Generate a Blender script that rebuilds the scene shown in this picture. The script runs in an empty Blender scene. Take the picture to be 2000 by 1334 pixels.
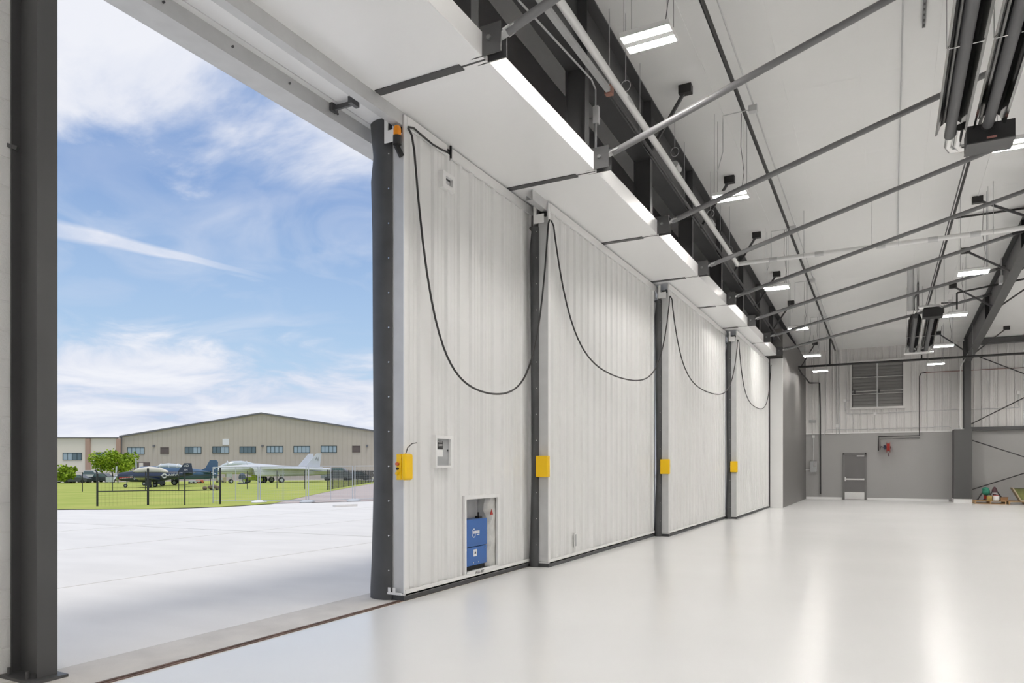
import bpy, math, random
from mathutils import Vector, Matrix
random.seed(7)
SC = bpy.context.scene
COL = SC.collection

# ------------------------------------------------------------------ camera
F, VX, HZ, H = 1391.547, 1731.795, 912.394, 1.57      # focal length px, vanishing point, horizon, eye height
TH = math.atan((VX - 1000) / F)
S, C = math.sin(TH), math.cos(TH)
cd = bpy.data.cameras.new('camera')
cam = bpy.data.objects.new('camera', cd)
COL.objects.link(cam)
cam.location = (0, 0, H)
cam.rotation_euler = (math.pi / 2, 0, TH)
cd.sensor_fit = 'HORIZONTAL'; cd.sensor_width = 36
cd.lens = F / 2000 * 36
cd.shift_y = (HZ - 667) / 2000
cd.clip_start = 0.05; cd.clip_end = 2000
SC.camera = cam

def ray(px, py):
    u = (px - 1000) / F; v = (HZ - py) / F
    return Vector((-S + u * C, C + u * S, v))
EYE = Vector((0, 0, H))
def PX(px, py, X): r = ray(px, py); return EYE + r * (X / r.x)
def PY(px, py, Y): r = ray(px, py); return EYE + r * (Y / r.y)
def PZ(px, py, Z): r = ray(px, py); return EYE + r * ((Z - H) / r.z)
def PD(px, py, d): return EYE + ray(px, py) * d
KG, XG = 0.0105, -5.7                                   # the apron and field fall away from the hangar
def gz(X): return KG * min(0.0, X - XG)
def G(px, py):
    r = ray(px, py)                                     # H + t*rz = KG*(t*rx - XG)
    t = (H + KG * XG) / (KG * r.x - r.z)
    return EYE + r * t
def GD(px, d):
    p = EYE + ray(px, HZ) * d
    return Vector((p.x, p.y, gz(p.x)))
RZ0, RM, YF = 8.752, 0.039, 38.0                        # roof plane, far wall
def ceil_z(Y): return RZ0 - RM * Y
def PC(px, py, drop=0.0):
    r = ray(px, py)
    t = (RZ0 - drop - H) / (r.z + RM * r.y)
    return EYE + r * t

# ------------------------------------------------------------------ sky, sun, exposure
SC.view_settings.view_transform = 'Standard'
SC.view_settings.look = 'None'
SC.view_settings.gamma = 1.0
SC.view_settings.use_curve_mapping = False
SC.view_settings.exposure = 0.08
W = bpy.data.worlds.new('sky'); SC.world = W; W.use_nodes = True
nt = W.node_tree; N = nt.nodes; N.clear()
def nd(tree, t, **kw):
    n = tree.nodes.new(t)
    for k, v in kw.items(): setattr(n, k, v)
    return n
def mth(tree, op, a, b=None, c=None, clamp=False):
    n = tree.nodes.new('ShaderNodeMath'); n.operation = op; n.use_clamp = clamp
    for i, x in enumerate((a, b, c)):
        if x is None: continue
        if isinstance(x, (int, float)): n.inputs[i].default_value = x
        else: tree.links.new(x, n.inputs[i])
    return n.outputs[0]
def ramp(tree, fac, stops, interp='LINEAR'):
    n = tree.nodes.new('ShaderNodeValToRGB'); n.color_ramp.interpolation = interp
    e = n.color_ramp.elements
    while len(e) < len(stops): e.new(0.5)
    for el, (p, col) in zip(e, stops):
        el.position = p
        if isinstance(col, (int, float)): col = (col, col, col)
        el.color = (*col, 1)
    tree.links.new(fac, n.inputs[0])
    return n.outputs[0]
def build_sky():
    L = nt.links
    tc = nd(nt, 'ShaderNodeTexCoord')
    sep = nd(nt, 'ShaderNodeSeparateXYZ'); L.new(tc.outputs['Generated'], sep.inputs[0])
    x, y, z = sep.outputs
    base = ramp(nt, z, [(0.0, (.66, .76, .87)), (0.10, (.47, .64, .82)), (0.22, (.36, .52, .76)),
                        (0.34, (.25, .385, .66)), (0.7, (.17, .28, .55))])
    den = mth(nt, 'ADD', mth(nt, 'MAXIMUM', z, 0.0), 0.16)
    cx = mth(nt, 'DIVIDE', x, den); cy = mth(nt, 'DIVIDE', y, den)
    cmb = nd(nt, 'ShaderNodeCombineXYZ'); L.new(cx, cmb.inputs[0]); L.new(cy, cmb.inputs[1])
    cmb.inputs[2].default_value = 3.7
    n1 = nd(nt, 'ShaderNodeTexNoise'); L.new(cmb.outputs[0], n1.inputs['Vector'])
    n1.inputs['Scale'].default_value = 1.75; n1.inputs['Detail'].default_value = 9
    n1.inputs['Roughness'].default_value = 0.56; n1.inputs['Distortion'].default_value = 0.55
    bias = ramp(nt, z, [(0.0, .78), (0.07, .71), (0.13, .60), (0.19, .42), (0.29, .33), (0.345, .43), (0.40, .60), (0.6, .62), (1.0, .60)])
    v = mth(nt, 'ADD', n1.outputs['Fac'], mth(nt, 'SUBTRACT', bias, 0.5))
    dens = nd(nt, 'ShaderNodeMapRange'); dens.interpolation_type = 'SMOOTHSTEP'
    L.new(v, dens.inputs[0]); dens.inputs[1].default_value = 0.42; dens.inputs[2].default_value = 0.66
    # thin high haze
    n2 = nd(nt, 'ShaderNodeTexNoise'); L.new(cmb.outputs[0], n2.inputs['Vector'])
    n2.inputs['Scale'].default_value = 2.6; n2.inputs['Detail'].default_value = 6; n2.inputs['Distortion'].default_value = 1.2
    # vapour trail: a band about a great circle of the sky
    a, b = ray(118, 449).normalized(), ray(545, 546).normalized()
    nrm = a.cross(b).normalized(); tan = nrm.cross(a).normalized()
    def dot(vec):
        d = nd(nt, 'ShaderNodeVectorMath', operation='DOT_PRODUCT')
        L.new(tc.outputs['Generated'], d.inputs[0]); d.inputs[1].default_value = vec
        return d.outputs['Value']
    t = mth(nt, 'ARCTAN2', dot(tan), dot(a))
    te = math.acos(max(-1, min(1, a.dot(b))))
    wid = mth(nt, 'MULTIPLY_ADD', mth(nt, 'MINIMUM', t, te), -0.0105 / te, 0.0125)
    nz = mth(nt, 'MULTIPLY_ADD', n2.outputs['Fac'], 0.008, -0.004)
    dist = mth(nt, 'ABSOLUTE', mth(nt, 'ADD', dot(nrm), nz))
    edge = mth(nt, 'SUBTRACT', 1.0, mth(nt, 'DIVIDE', dist, wid), clamp=True)
    fade = nd(nt, 'ShaderNodeMapRange'); L.new(t, fade.inputs[0])
    fade.inputs[1].default_value = te; fade.inputs[2].default_value = te * 0.45
    trail = mth(nt, 'MULTIPLY', mth(nt, 'MULTIPLY', edge, 1.9, clamp=True), fade.outputs[0], clamp=True)
    trail = mth(nt, 'MULTIPLY', trail, mth(nt, 'MULTIPLY_ADD', n2.outputs['Fac'], 0.9, 0.25), clamp=True)
    hz = mth(nt, 'MULTIPLY', mth(nt, 'SUBTRACT', n2.outputs['Fac'], 0.47, clamp=True), 1.3)
    tot = mth(nt, 'MAXIMUM', mth(nt, 'MULTIPLY', dens.outputs[0], .95), mth(nt, 'MAXIMUM', trail, hz))
    shade = ramp(nt, n1.outputs['Fac'], [(0.38, (.60, .655, .80)), (0.62, (.85, .86, .91))])
    mx = nd(nt, 'ShaderNodeMix', data_type='RGBA')
    L.new(tot, mx.inputs[0]); L.new(base, mx.inputs[6]); L.new(shade, mx.inputs[7])
    up = nd(nt, 'ShaderNodeMix', data_type='RGBA')
    L.new(mth(nt, 'GREATER_THAN', z, -0.01), up.inputs[0]); up.inputs[6].default_value = (.45, .45, .43, 1)
    L.new(mx.outputs[2], up.inputs[7])
    bg = nd(nt, 'ShaderNodeBackground'); L.new(up.outputs[2], bg.inputs[0]); bg.inputs[1].default_value = 1.0
    out = nd(nt, 'ShaderNodeOutputWorld'); L.new(bg.outputs[0], out.inputs[0])
build_sky()
sl = bpy.data.lights.new('sun_offscreen', 'SUN'); sl.energy = 1.7; sl.angle = math.radians(14); sl.color = (1, .95, .87)
so = bpy.data.objects.new('sun_offscreen', sl); COL.objects.link(so)
so.rotation_euler = Vector((-0.22, 0.12, -0.96)).to_track_quat('-Z', 'Y').to_euler()   # light travels away from the hangar front
LAMP = 140.0                                            # emission of the LED lenses

# ------------------------------------------------------------------ materials
MATS = {}
def mat(name, col, rough=0.5, metal=0.0, var=0.0, vscale=4.0, bump=0.0, bscale=30.0, emit=0.0, coat=0.0, col2=None, spec=0.5, stretch=None, alpha=None):
    if name in MATS: return MATS[name]
    m = bpy.data.materials.new(name); m.use_nodes = True
    t = m.node_tree; b = t.nodes['Principled BSDF']
    b.inputs['Base Color'].default_value = (*col, 1)
    b.inputs['Roughness'].default_value = rough; b.inputs['Metallic'].default_value = metal
    b.inputs['Specular IOR Level'].default_value = spec
    if coat: b.inputs['Coat Weight'].default_value = coat; b.inputs['Coat Roughness'].default_value = 0.12
    if emit:
        b.inputs['Emission Color'].default_value = (*col, 1); b.inputs['Emission Strength'].default_value = emit
    tc = None
    if var or bump or col2:
        tc = t.nodes.new('ShaderNodeTexCoord'); src = tc.outputs['Object']
        if stretch:
            mp = t.nodes.new('ShaderNodeMapping'); mp.inputs['Scale'].default_value = stretch
            t.links.new(src, mp.inputs[0]); src = mp.outputs[0]
    if var or col2:
        n = t.nodes.new('ShaderNodeTexNoise'); n.inputs['Scale'].default_value = vscale; n.inputs['Detail'].default_value = 6
        t.links.new(src, n.inputs['Vector'])
        c2 = col2 or tuple(max(0, c * (1 - var)) for c in col)
        c1 = col if col2 else tuple(min(1, c * (1 + var * .6)) for c in col)
        o = ramp(t, n.outputs['Fac'], [(0.32, c2), (0.68, c1)])
        t.links.new(o, b.inputs['Base Color'])
    if bump:
        n = t.nodes.new('ShaderNodeTexNoise'); n.inputs['Scale'].default_value = bscale; n.inputs['Detail'].default_value = 4
        t.links.new(src, n.inputs['Vector'])
        bp = t.nodes.new('ShaderNodeBump'); bp.inputs['Strength'].default_value = bump; bp.inputs['Distance'].default_value = 0.02
        t.links.new(n.outputs['Fac'], bp.inputs['Height']); t.links.new(bp.outputs[0], b.inputs['Normal'])
    MATS[name] = m
    return m
M_floor = mat('epoxy_floor', (.77, .77, .765), rough=.24, var=.03, vscale=.35, bump=.02, bscale=1.2, spec=.42)
M_conc = mat('apron_concrete', (.76, .74, .71), rough=.85, var=.05, vscale=.5, bump=.15, bscale=60, stretch=(1, 2.4, 1))
M_slab = mat('threshold_concrete', (.60, .57, .53), rough=.85, var=.10, vscale=2.5, bump=.2, bscale=50)
M_track = mat('rusty_track', (.16, .10, .075), rough=.7, var=.4, vscale=8)
M_grass = mat('grass', (.45, .47, .13), rough=1, spec=.1, col2=(.33, .40, .09), vscale=.35, bump=.6, bscale=12)
M_dry = mat('lot_asphalt', (.42, .40, .38), rough=.95, var=.1, vscale=1)
M_road = mat('road_concrete', (.52, .46, .43), rough=.9, col2=(.44, .37, .35), vscale=.12, stretch=(1, 4, 1))
M_cmu = mat('painted_block', (.80, .80, .795), rough=.55, var=.02, bump=.25, bscale=90)
M_mortar = mat('painted_joint', (.80, .80, .795), rough=.7)
M_dark = mat('dark_grey_steel', (.072, .072, .074), rough=.42, var=.05, vscale=3)
M_steel = M_dark
M_strut = mat('grey_strut_pipe', (.16, .16, .165), rough=.35)
M_blk = mat('black_pipe', (.022, .021, .021), rough=.45)
M_white = mat('white_sheet', (.74, .74, .735), rough=.32, var=.02, vscale=1.2)
M_trim = mat('white_trim', (.78, .78, .775), rough=.38)
M_soffit = mat('white_soffit', (.87, .87, .87), rough=.35)
M_galv = mat('galvanised', (.56, .565, .57), rough=.45, metal=.2, var=.05, vscale=5)
M_silver = mat('polished_aluminium', (.72, .72, .72), rough=.2, metal=1.0)
M_reflect = mat('reflector_aluminium', (.34, .34, .34), rough=.13, metal=1.0)
M_tube = mat('heater_tube', (.10, .10, .105), rough=.5)
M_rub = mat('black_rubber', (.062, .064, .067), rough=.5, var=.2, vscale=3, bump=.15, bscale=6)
M_blank = mat('black_matte', (.012, .012, .013), rough=.6)
M_yel = mat('safety_yellow', (.90, .56, .002), rough=.32)
M_amber = mat('amber_lens', (.85, .28, .005), rough=.2)
M_red = mat('red_paint', (.42, .03, .02), rough=.4)
M_blue = mat('blue_paint', (.035, .13, .40), rough=.4, var=.05)
M_wht = mat('white_print', (.80, .80, .80), rough=.6)
M_label = mat('grey_cabinet', (.40, .41, .42), rough=.4, metal=.2)
M_foam = mat('wrinkled_insulation', (.60, .60, .58), rough=.6, var=.1, vscale=6, bump=.8, bscale=7)
M_ceil = mat('white_liner', (.79, .79, .785), rough=.5, bump=.12, bscale=1.5, stretch=(.35, 2.2, 1))
M_wallp = mat('white_wall_panel', (.66, .65, .64), rough=.4)
M_grey = mat('grey_block_wall', (.34, .335, .33), rough=.45, bump=.1, bscale=25)
M_grey2 = mat('dark_grey_wall', (.145, .14, .135), rough=.42, bump=.04, bscale=3)
M_pil = mat('charcoal_block', (.075, .075, .075), rough=.5)
M_void = mat('grey_insulation', (.20, .195, .195), rough=.7, var=.04)
M_door = mat('grey_door_paint', (.155, .15, .15), rough=.4)
M_frame = mat('grey_frame_paint', (.17, .167, .165), rough=.4)
M_slat = mat('aluminium_slat', (.27, .265, .26), rough=.6, metal=.1)
M_lens = mat('led_lens', (1.0, .965, .92), emit=LAMP)
M_tan = mat('tan_metal_wall', (.53, .475, .395), rough=.6, var=.03, vscale=.5)
M_cream = mat('cream_wall', (.78, .72, .62), rough=.7)
M_brick = mat('brown_pilaster', (.46, .31, .24), rough=.8)
M_roof = mat('grey_roof_edge', (.17, .17, .18), rough=.5)
M_glass = mat('window_glass', (.34, .44, .49), rough=.12, spec=.8)
M_glassd = mat('window_glass_dark', (.10, .16, .18), rough=.1, spec=.8)
M_brn = mat('brown_louvre', (.14, .11, .10), rough=.6)
M_navy = mat('navy_paint', (.022, .036, .075), rough=.3, coat=.3)
M_navy2 = mat('faded_navy_paint', (.055, .12, .22), rough=.28, coat=.4)
M_jet = mat('pale_grey_jet_paint', (.62, .64, .67), rough=.45, var=.05, vscale=.6)
M_jetd = mat('grey_marking', (.27, .28, .28), rough=.55)
M_canopy = mat('canopy_glass', (.55, .60, .63), rough=.08, spec=.8)
M_cover = mat('cream_canvas', (.70, .66, .58), rough=.9, bump=.3, bscale=4)
M_tire = mat('tyre', (.02, .02, .02), rough=.8)
M_lime = mat('lime_paint', (.50, .62, .04), rough=.5)
M_leaf = mat('leaf_green', (.36, .47, .045), rough=.8, spec=.2, col2=(.17, .28, .02), vscale=1.1)
M_bark = mat('bark', (.12, .09, .06), rough=.9)
M_car = mat('car_dark', (.05, .06, .07), rough=.25, coat=.5)
M_carw = mat('car_white', (.65, .66, .68), rough=.3, coat=.5)
M_org = mat('orange_paint', (.62, .14, .05), rough=.5)
M_rock = mat('brown_rubble', (.20, .15, .12), rough=.95, var=.3)
M_wood = mat('pallet_wood', (.40, .25, .12), rough=.8, var=.25, vscale=5)
M_green = mat('green_canvas', (.025, .20, .13), rough=.7, bump=.3, bscale=9)
M_maroon = mat('maroon_steel', (.07, .022, .03), rough=.4)
M_tanw = mat('tan_board', (.45, .38, .26), rough=.8)
M_olive = mat('olive_fabric', (.28, .30, .10), rough=.9, col2=(.12, .13, .05), vscale=3)
M_fgalv = mat('fence_galvanised', (.50, .53, .56), rough=.5)
M_fblk = mat('fence_black', (.02, .023, .025), rough=.5)

# ------------------------------------------------------------------ mesh builder
ORIG = {}
NTH = ['zeroth', 'first', 'second', 'third', 'fourth', 'fifth', 'sixth', 'seventh', 'eighth', 'ninth']
def tag(o, label=None, cat=None, group=None, kind=None):
    if label: o['label'] = label
    if cat: o['category'] = cat
    if group: o['group'] = group
    if kind: o['kind'] = kind
    return o
def thing(name, label, cat, loc=(0, 0, 0), group=None, rotz=0.0, kind=None):
    o = bpy.data.objects.new(name, None); COL.objects.link(o)
    o.location = loc; o.rotation_euler = (0, 0, rotz); o.empty_display_size = .1
    ORIG[o.name] = Vector(loc)
    return tag(o, label, cat, group, kind)
def struct(name, loc=(0, 0, 0)): return thing(name, None, None, loc, kind='structure')
class MB:
    def __init__(s): s.v = []; s.f = []
    def face(s, pts):
        n = len(s.v); s.v += [tuple(p) for p in pts]; s.f.append(tuple(range(n, n + len(pts)))); return s
    def box(s, x0, y0, z0, x1, y1, z1):
        n = len(s.v)
        s.v += [(x0, y0, z0), (x1, y0, z0), (x1, y1, z0), (x0, y1, z0), (x0, y0, z1), (x1, y0, z1), (x1, y1, z1), (x0, y1, z1)]
        s.f += [tuple(n + i for i in q) for q in ((0, 3, 2, 1), (4, 5, 6, 7), (0, 1, 5, 4), (1, 2, 6, 5), (2, 3, 7, 6), (3, 0, 4, 7))]
        return s
    def bar(s, p0, p1, w, h, up=(0, 0, 1)):
        p0, p1 = Vector(p0), Vector(p1); d = (p1 - p0).normalized(); a = d.cross(Vector(up))
        if a.length < 1e-4: a = d.cross(Vector((1, 0, 0)))
        a.normalize(); b = a.cross(d).normalized(); n = len(s.v)
        for p in (p0, p1):
            for i, j in ((-1, -1), (1, -1), (1, 1), (-1, 1)): s.v.append(tuple(p + a * (i * w / 2) + b * (j * h / 2)))
        s.f += [tuple(n + i for i in q) for q in ((0, 1, 2, 3), (7, 6, 5, 4), (0, 4, 5, 1), (1, 5, 6, 2), (2, 6, 7, 3), (3, 7, 4, 0))]
        return s
    def path(s, pts, r, n=8, cap=True):
        pts = [Vector(p) for p in pts]; k = len(s.v); prev = None
        rr = r if isinstance(r, (list, tuple)) else [r] * len(pts)
        for i, p in enumerate(pts):
            d = (pts[min(i + 1, len(pts) - 1)] - pts[max(i - 1, 0)]).normalized()
            if prev is None: a = d.orthogonal().normalized()
            else: a = (prev - d * prev.dot(d)).normalized()
            prev = a; b = d.cross(a)
            for j in range(n):
                q = 2 * math.pi * j / n
                s.v.append(tuple(p + (a * math.cos(q) + b * math.sin(q)) * rr[i]))
        for i in range(len(pts) - 1):
            for j in range(n):
                s.f.append((k + i * n + j, k + i * n + (j + 1) % n, k + (i + 1) * n + (j + 1) % n, k + (i + 1) * n + j))
        if cap:
            s.f.append(tuple(k + j for j in reversed(range(n)))); s.f.append(tuple(k + (len(pts) - 1) * n + j for j in range(n)))
        return s
    def tube(s, p0, p1, r, n=10): return s.path([p0, p1], r, n)
    def rings(s, rg, cap=True):
        k = len(s.v); n = len(rg[0])
        for r in rg: s.v += [tuple(p) for p in r]
        for i in range(len(rg) - 1):
            for j in range(n): s.f.append((k + i * n + j, k + i * n + (j + 1) % n, k + (i + 1) * n + (j + 1) % n, k + (i + 1) * n + j))
        if cap: s.f.append(tuple(k + j for j in reversed(range(n)))); s.f.append(tuple(k + (len(rg) - 1) * n + j for j in range(n)))
        return s
    def prism(s, poly, vec):
        v = Vector(vec); return s.rings([[Vector(p) for p in poly], [Vector(p) + v for p in poly]])
    def sheet(s, prof, a, b):                           # strip: profile points extruded from offset a to offset b
        k = len(s.v); a, b = Vector(a), Vector(b)
        for p in prof: s.v.append(tuple(Vector(p) + a)); s.v.append(tuple(Vector(p) + b))
        for i in range(len(prof) - 1): s.f.append((k + 2 * i, k + 2 * i + 2, k + 2 * i + 3, k + 2 * i + 1))
        return s
    def ball(s, c, r, n=10, m=6):
        c = Vector(c); r = r if isinstance(r, (tuple, list)) else (r, r, r); rg = []
        for i in range(m + 1):
            t = math.pi * (i + (.04 if i == 0 else -.04 if i == m else 0)) / m
            rg.append([c + Vector((math.sin(t) * math.cos(q) * r[0], math.sin(t) * math.sin(q) * r[1], math.cos(t) * r[2])) for q in (2 * math.pi * j / n for j in range(n))])
        return s.rings(rg)
    def mesh(s, name, m, off=(0, 0, 0), smooth=False):
        me = bpy.data.meshes.new(name); o = Vector(off)
        me.from_pydata([(v[0] - o.x, v[1] - o.y, v[2] - o.z) for v in s.v], [], s.f)
        me.materials.append(m); me.update()
        if smooth:
            me.polygons.foreach_set('use_smooth', [True] * len(me.polygons))
            try: me.set_sharp_from_angle(angle=math.radians(38))
            except Exception: pass
        return me
    def build(s, name, m, parent=None, local=False, smooth=False, bevel=0.0, kind=None, label=None, cat=None, group=None, recalc=True):
        off = Vector((0, 0, 0))
        if parent is not None and not local: off = ORIG[parent.name]
        o = bpy.data.objects.new(name, s.mesh(name, m, off, smooth)); COL.objects.link(o)
        if recalc:
            import bmesh
            bm = bmesh.new(); bm.from_mesh(o.data); bmesh.ops.recalc_face_normals(bm, faces=bm.faces); bm.to_mesh(o.data); bm.free()
        if parent is not None: o.parent = parent
        ORIG[o.name] = off if not local else Vector((0, 0, 0))
        if bevel:
            b = o.modifiers.new('bevel', 'BEVEL'); b.width = bevel; b.segments = 2; b.limit_method = 'ANGLE'
        return tag(o, label, cat, group, kind)
def base_of(o):                                         # a single-mesh thing keeps its origin at its base
    return o
def dup(o, name=None, parent=None, loc=None, label=None, group=None, rotz=None):
    c = o.copy(); COL.objects.link(c); c.parent = parent
    if loc is not None: c.location = loc
    if rotz is not None: c.rotation_euler = (0, 0, rotz)
    if label: c['label'] = label
    if group: c['group'] = group
    for ch in list(o.children): dup(ch, parent=c)
    return c
def piece(src, parent, off):                            # one more alike piece, sharing the mesh
    c = bpy.data.objects.new(src.name.split('.')[0], src.data); COL.objects.link(c); c.parent = parent
    c.location = src.location + Vector(off)
    for md in src.modifiers:
        n = c.modifiers.new(md.name, md.type); n.width = md.width; n.segments = md.segments; n.limit_method = md.limit_method
    return c
def txt(body, name, size, loc, rot, m, parent, ext=.001, sx=1.0, align='CENTER'):
    cu = bpy.data.curves.new(name, 'FONT'); cu.body = body; cu.size = size; cu.extrude = ext; cu.align_x = align; cu.align_y = 'CENTER'
    o = bpy.data.objects.new(name + '_tmp', cu); COL.objects.link(o)
    me = bpy.data.meshes.new_from_object(o.evaluated_get(bpy.context.evaluated_depsgraph_get()))
    bpy.data.objects.remove(o); bpy.data.curves.remove(cu)
    me.materials.clear(); me.materials.append(m)
    q = bpy.data.objects.new(name, me); COL.objects.link(q); q.parent = parent
    q.location = Vector(loc) - (ORIG[parent.name] if parent is not None else Vector()); q.rotation_euler = rot; q.scale = (sx, 1, 1)
    return q

# ================================================================== THE SETTING
XD = [-5.013, -4.68, -4.352, -4.02]                     # inner faces of the four door leaves
HD = 5.716                                              # top of the leaves
ZS = 5.745                                              # underside of the soffit
XL = -3.64                                              # inner edge of the soffit
YB, XR = -9.0, 13.0                                     # back wall, right wall
X0 = -5.86                                              # inner face of the block wall beside the opening
YC = 3.08                                               # near end of the opening

fl = struct('floor')
MB().box(-4.975, YB, -.2, XR, YF + .2, 0).build('slab', M_floor, fl)
ap = struct('ground')
q = [(-5.70, -60), (-5.70, 120), (-400, 120), (-400, -60)]
road_l = [G(x, y) for x, y in ((520, 984.5), (640, 961), (742, 942))]
edge = [G(x, y) for x, y in ((-900, 1003), (120, 996), (300, 995), (430, 991), (530, 985))]
MB().face([(x, y, gz(x)) for x, y in q]).build('apron', M_conc, ap)
MB().box(-5.70, -9.2, -.2, -5.10, 60, -.001).build('threshold', M_slab, ap)
MB().box(-5.045, -9.2, -.2, -4.975, 60, -.004).build('threshold_edge', M_slab, ap)
MB().box(-5.10, -9.2, -.2, -5.045, 60, -.025).build('groove', M_track, ap)
MB().box(-5.088, YC, -.1, -5.06, 40, .004).build('floor_rail', M_track, ap)
MB().box(-5.035, YC, -.1, -5.012, 40, .003).build('floor_rail', M_track, ap)
lift = Vector((0, 0, .03))
gp = [p + lift for p in edge] + [p + lift for p in road_l[1:]]
far1, far2 = GD(742, 260), GD(-900, 160)
lot = [GD(-900, 137), GD(700, 137)]
g = MB(); g.face(gp + [lot[1] + lift, lot[0] + lift]); g.build('lawn', M_grass, ap, kind='stuff')
r = MB(); r.face([p + lift * .6 for p in (road_l[0], G(760, 978), GD(1000, 50), GD(1000, 300), GD(760, 300), road_l[2], road_l[1])]); r.build('road', M_road, ap)
l2 = MB(); l2.face([p + lift * .5 for p in (lot[0] , lot[1], GD(700, 320), GD(-900, 320))]); l2.build('parking_lot', M_dry, ap)
# apron joints: narrow grooves
for x in (-9.75, -14.6, -19.5):
    MB().box(x - .012, -40, gz(x) - .02, x + .012, 60, gz(x) + .0025).build('apron_joint', M_slab, ap)
for y in (1.5, 13.2, 22.5):
    MB().face([(-5.7, y - .012, .003), (-5.7, y + .012, .003), (-24, y + .012, gz(-24) + .003), (-24, y - .012, gz(-24) + .003)]).build('apron_joint', M_slab, ap)

# --- ceiling: liner strips between the purlins, sagging a little
ce = struct('ceiling')
PIT = 1.53
def liner(y0, y1):
    prof = []
    for i in range(9):
        t = i / 8; y = y0 + (y1 - y0) * t
        prof.append((0, y, ceil_z(y) - .016 * math.sin(math.pi * t)))
    return MB().sheet(prof, (-5.9, 0, 0), (XR, 0, 0))
y = YF; k = 0; s0 = None
while y > YB - .2:
    if s0 is None: s0 = liner(y - PIT, y).build('liner_strip', M_ceil, ce, smooth=True)
    else: piece(s0, ce, (0, -PIT * k, RM * PIT * k))
    y -= PIT; k += 1
MB().prism([(-6.2, YB - .3, ceil_z(YB - .3) + .08), (-6.2, YF + .3, ceil_z(YF + .3) + .08), (-6.2, YF + .3, ceil_z(YF + .3) + .25), (-6.2, YB - .3, ceil_z(YB - .3) + .25)], (XR + 6.5, 0, 0)).build('roof_deck', M_roof, ce)
MB().box(-6.2, YF + .31, 7.0, XR, YF + .5, 7.6).build('eave_closure', M_roof, ce)
# liner seams along the slope (tape lines)
def sm(px0, py0): p = PC(px0, py0, .026); return p.x
for x in (-2.75, -1.62, -.42, .72, 1.9):
    MB().prism([(x, YB, ceil_z(YB) - .020), (x + .03, YB, ceil_z(YB) - .020), (x + .03, YF, ceil_z(YF) - .020), (x, YF, ceil_z(YF) - .020)], (0, 0, .015)).build('liner_seam', M_ceil, ce)

# --- far wall: grey block wainscot, ribbed white panels above
wf = struct('wall_far')
ZW = 3.22
MB().box(-4.6, YF, 0, 2.75, YF + .3, ZW).build('wainscot', M_grey, wf)
MB().box(2.75, YF, 0, XR, YF + .3, ZW).build('wainscot', M_grey, wf)
def rib_profile(width, ribs, h, rw=.055, tw=.028, minor=True):
    pts = [(0, 0)]
    for i, c in enumerate(ribs):
        pts += [(c - rw, 0), (c - tw, h), (c + tw, h), (c + rw, 0)]
        if minor and i < len(ribs) - 1:
            for mc in (c + .305 * .37, c + .305 * .63): pts += [(mc - .014, 0), (mc - .007, h * .16), (mc + .007, h * .16), (mc + .014, 0)]
    pts.append((width, 0))
    return [p for p in pts if -1e-6 <= p[0] <= width + 1e-6]
pr = rib_profile(.912, (.15, .455, .76), .05, .032, .016)
w0 = None
LOU = [PY(x, y, YF) for x, y in ((1664.5, 712), (1764, 711), (1764, 793), (1664.5, 795))]
lx0, lx1 = LOU[0].x, LOU[1].x; lz0, lz1 = LOU[2].z, LOU[0].z
x = -4.6; i = 0
while x < XR:
    if w0 is None: w0 = MB().sheet([(p[0] - 4.6, YF - p[1], 0) for p in pr], (0, 0, ZW), (0, 0, 7.35)).build('wall_panel', M_wallp, wf)
    else: piece(w0, wf, (.914 * i, 0, 0))
    x += .914; i += 1
MB().box(-4.6, YF + .02, ZW, XR, YF + .3, 7.5).build('wall_core', M_wallp, wf)
MB().box(-4.6, YF - .05, ZW - .03, 2.7, YF + .02, ZW + .03).build('sill_flashing', M_trim, wf)
pb = struct('baseboard_far')
MB().box(-3.53, YF - .02, 0, PY(1644, 978, YF).x, YF, .11).build('board', M_trim, pb)
MB().box(PY(1694, 978, YF).x, YF - .02, 0, 2.5, YF, .11).build('board', M_trim, pb)

# --- door pocket wall at the far end of the leaves, other walls
wd = struct('wall_left')
MB().box(-4.9, 29.10, 0, -3.54, YF, 6.9).build('pocket_wall', M_grey2, wd)
MB().box(-3.98, 28.98, 0, -3.53, 29.10, ZS).build('jamb_casing', M_trim, wd)
MB().box(-6.1, 29.10, 0, -5.0, 60, 8.6).build('outer_wall', M_tan, wd)
wn = struct('wall_door')                                # block wall on the near side of the opening
CW = .2165
b0 = None; bh = None
for k in range(40):
    z0 = k * CW
    if z0 > 8.5: break
    off = 0 if k % 2 else .2
    y1 = YC - .015; ends = [y1]
    seg = .055 if k % 2 else .26
    first = True
    while y1 > 1.6:
        y0 = y1 - (seg if first else .42); first = False
        key = round(y1 - y0, 3)
        src = globals().setdefault('_blk', {}).get(key)
        bx = None
        if src is None:
            src = MB().box(X0 - .2, y0 + .005, z0 + .005, X0, y1 - .005, z0 + CW - .005).build('block', M_cmu, wn, bevel=.004)
            src['_y'] = y0; src['_z'] = z0; _blk[key] = src
        else:
            piece(src, wn, (0, y0 - src['_y'], z0 - src['_z']))
        y1 = y0
    if k == 0: pass
for o in _blk.values():
    del o['_y']; del o['_z']
MB().box(X0 - .22, 1.0, 0, X0 - .006, YC - .012, 8.7).build('joint_core', M_mortar, wn)
MB().box(X0 - .22, YB, 0, X0, 1.6, 8.9).build('plain_wall', M_cmu, wn)
MB().box(-6.1, YC - .3, 5.85, -5.87, 29.2, 8.8).build('upper_wall', M_tan, wn)
MB().box(-5.55, YC - .2, ZS + .05, -5.15, 29.2, 8.75).build('header_insulation', M_void, wn)
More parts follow.
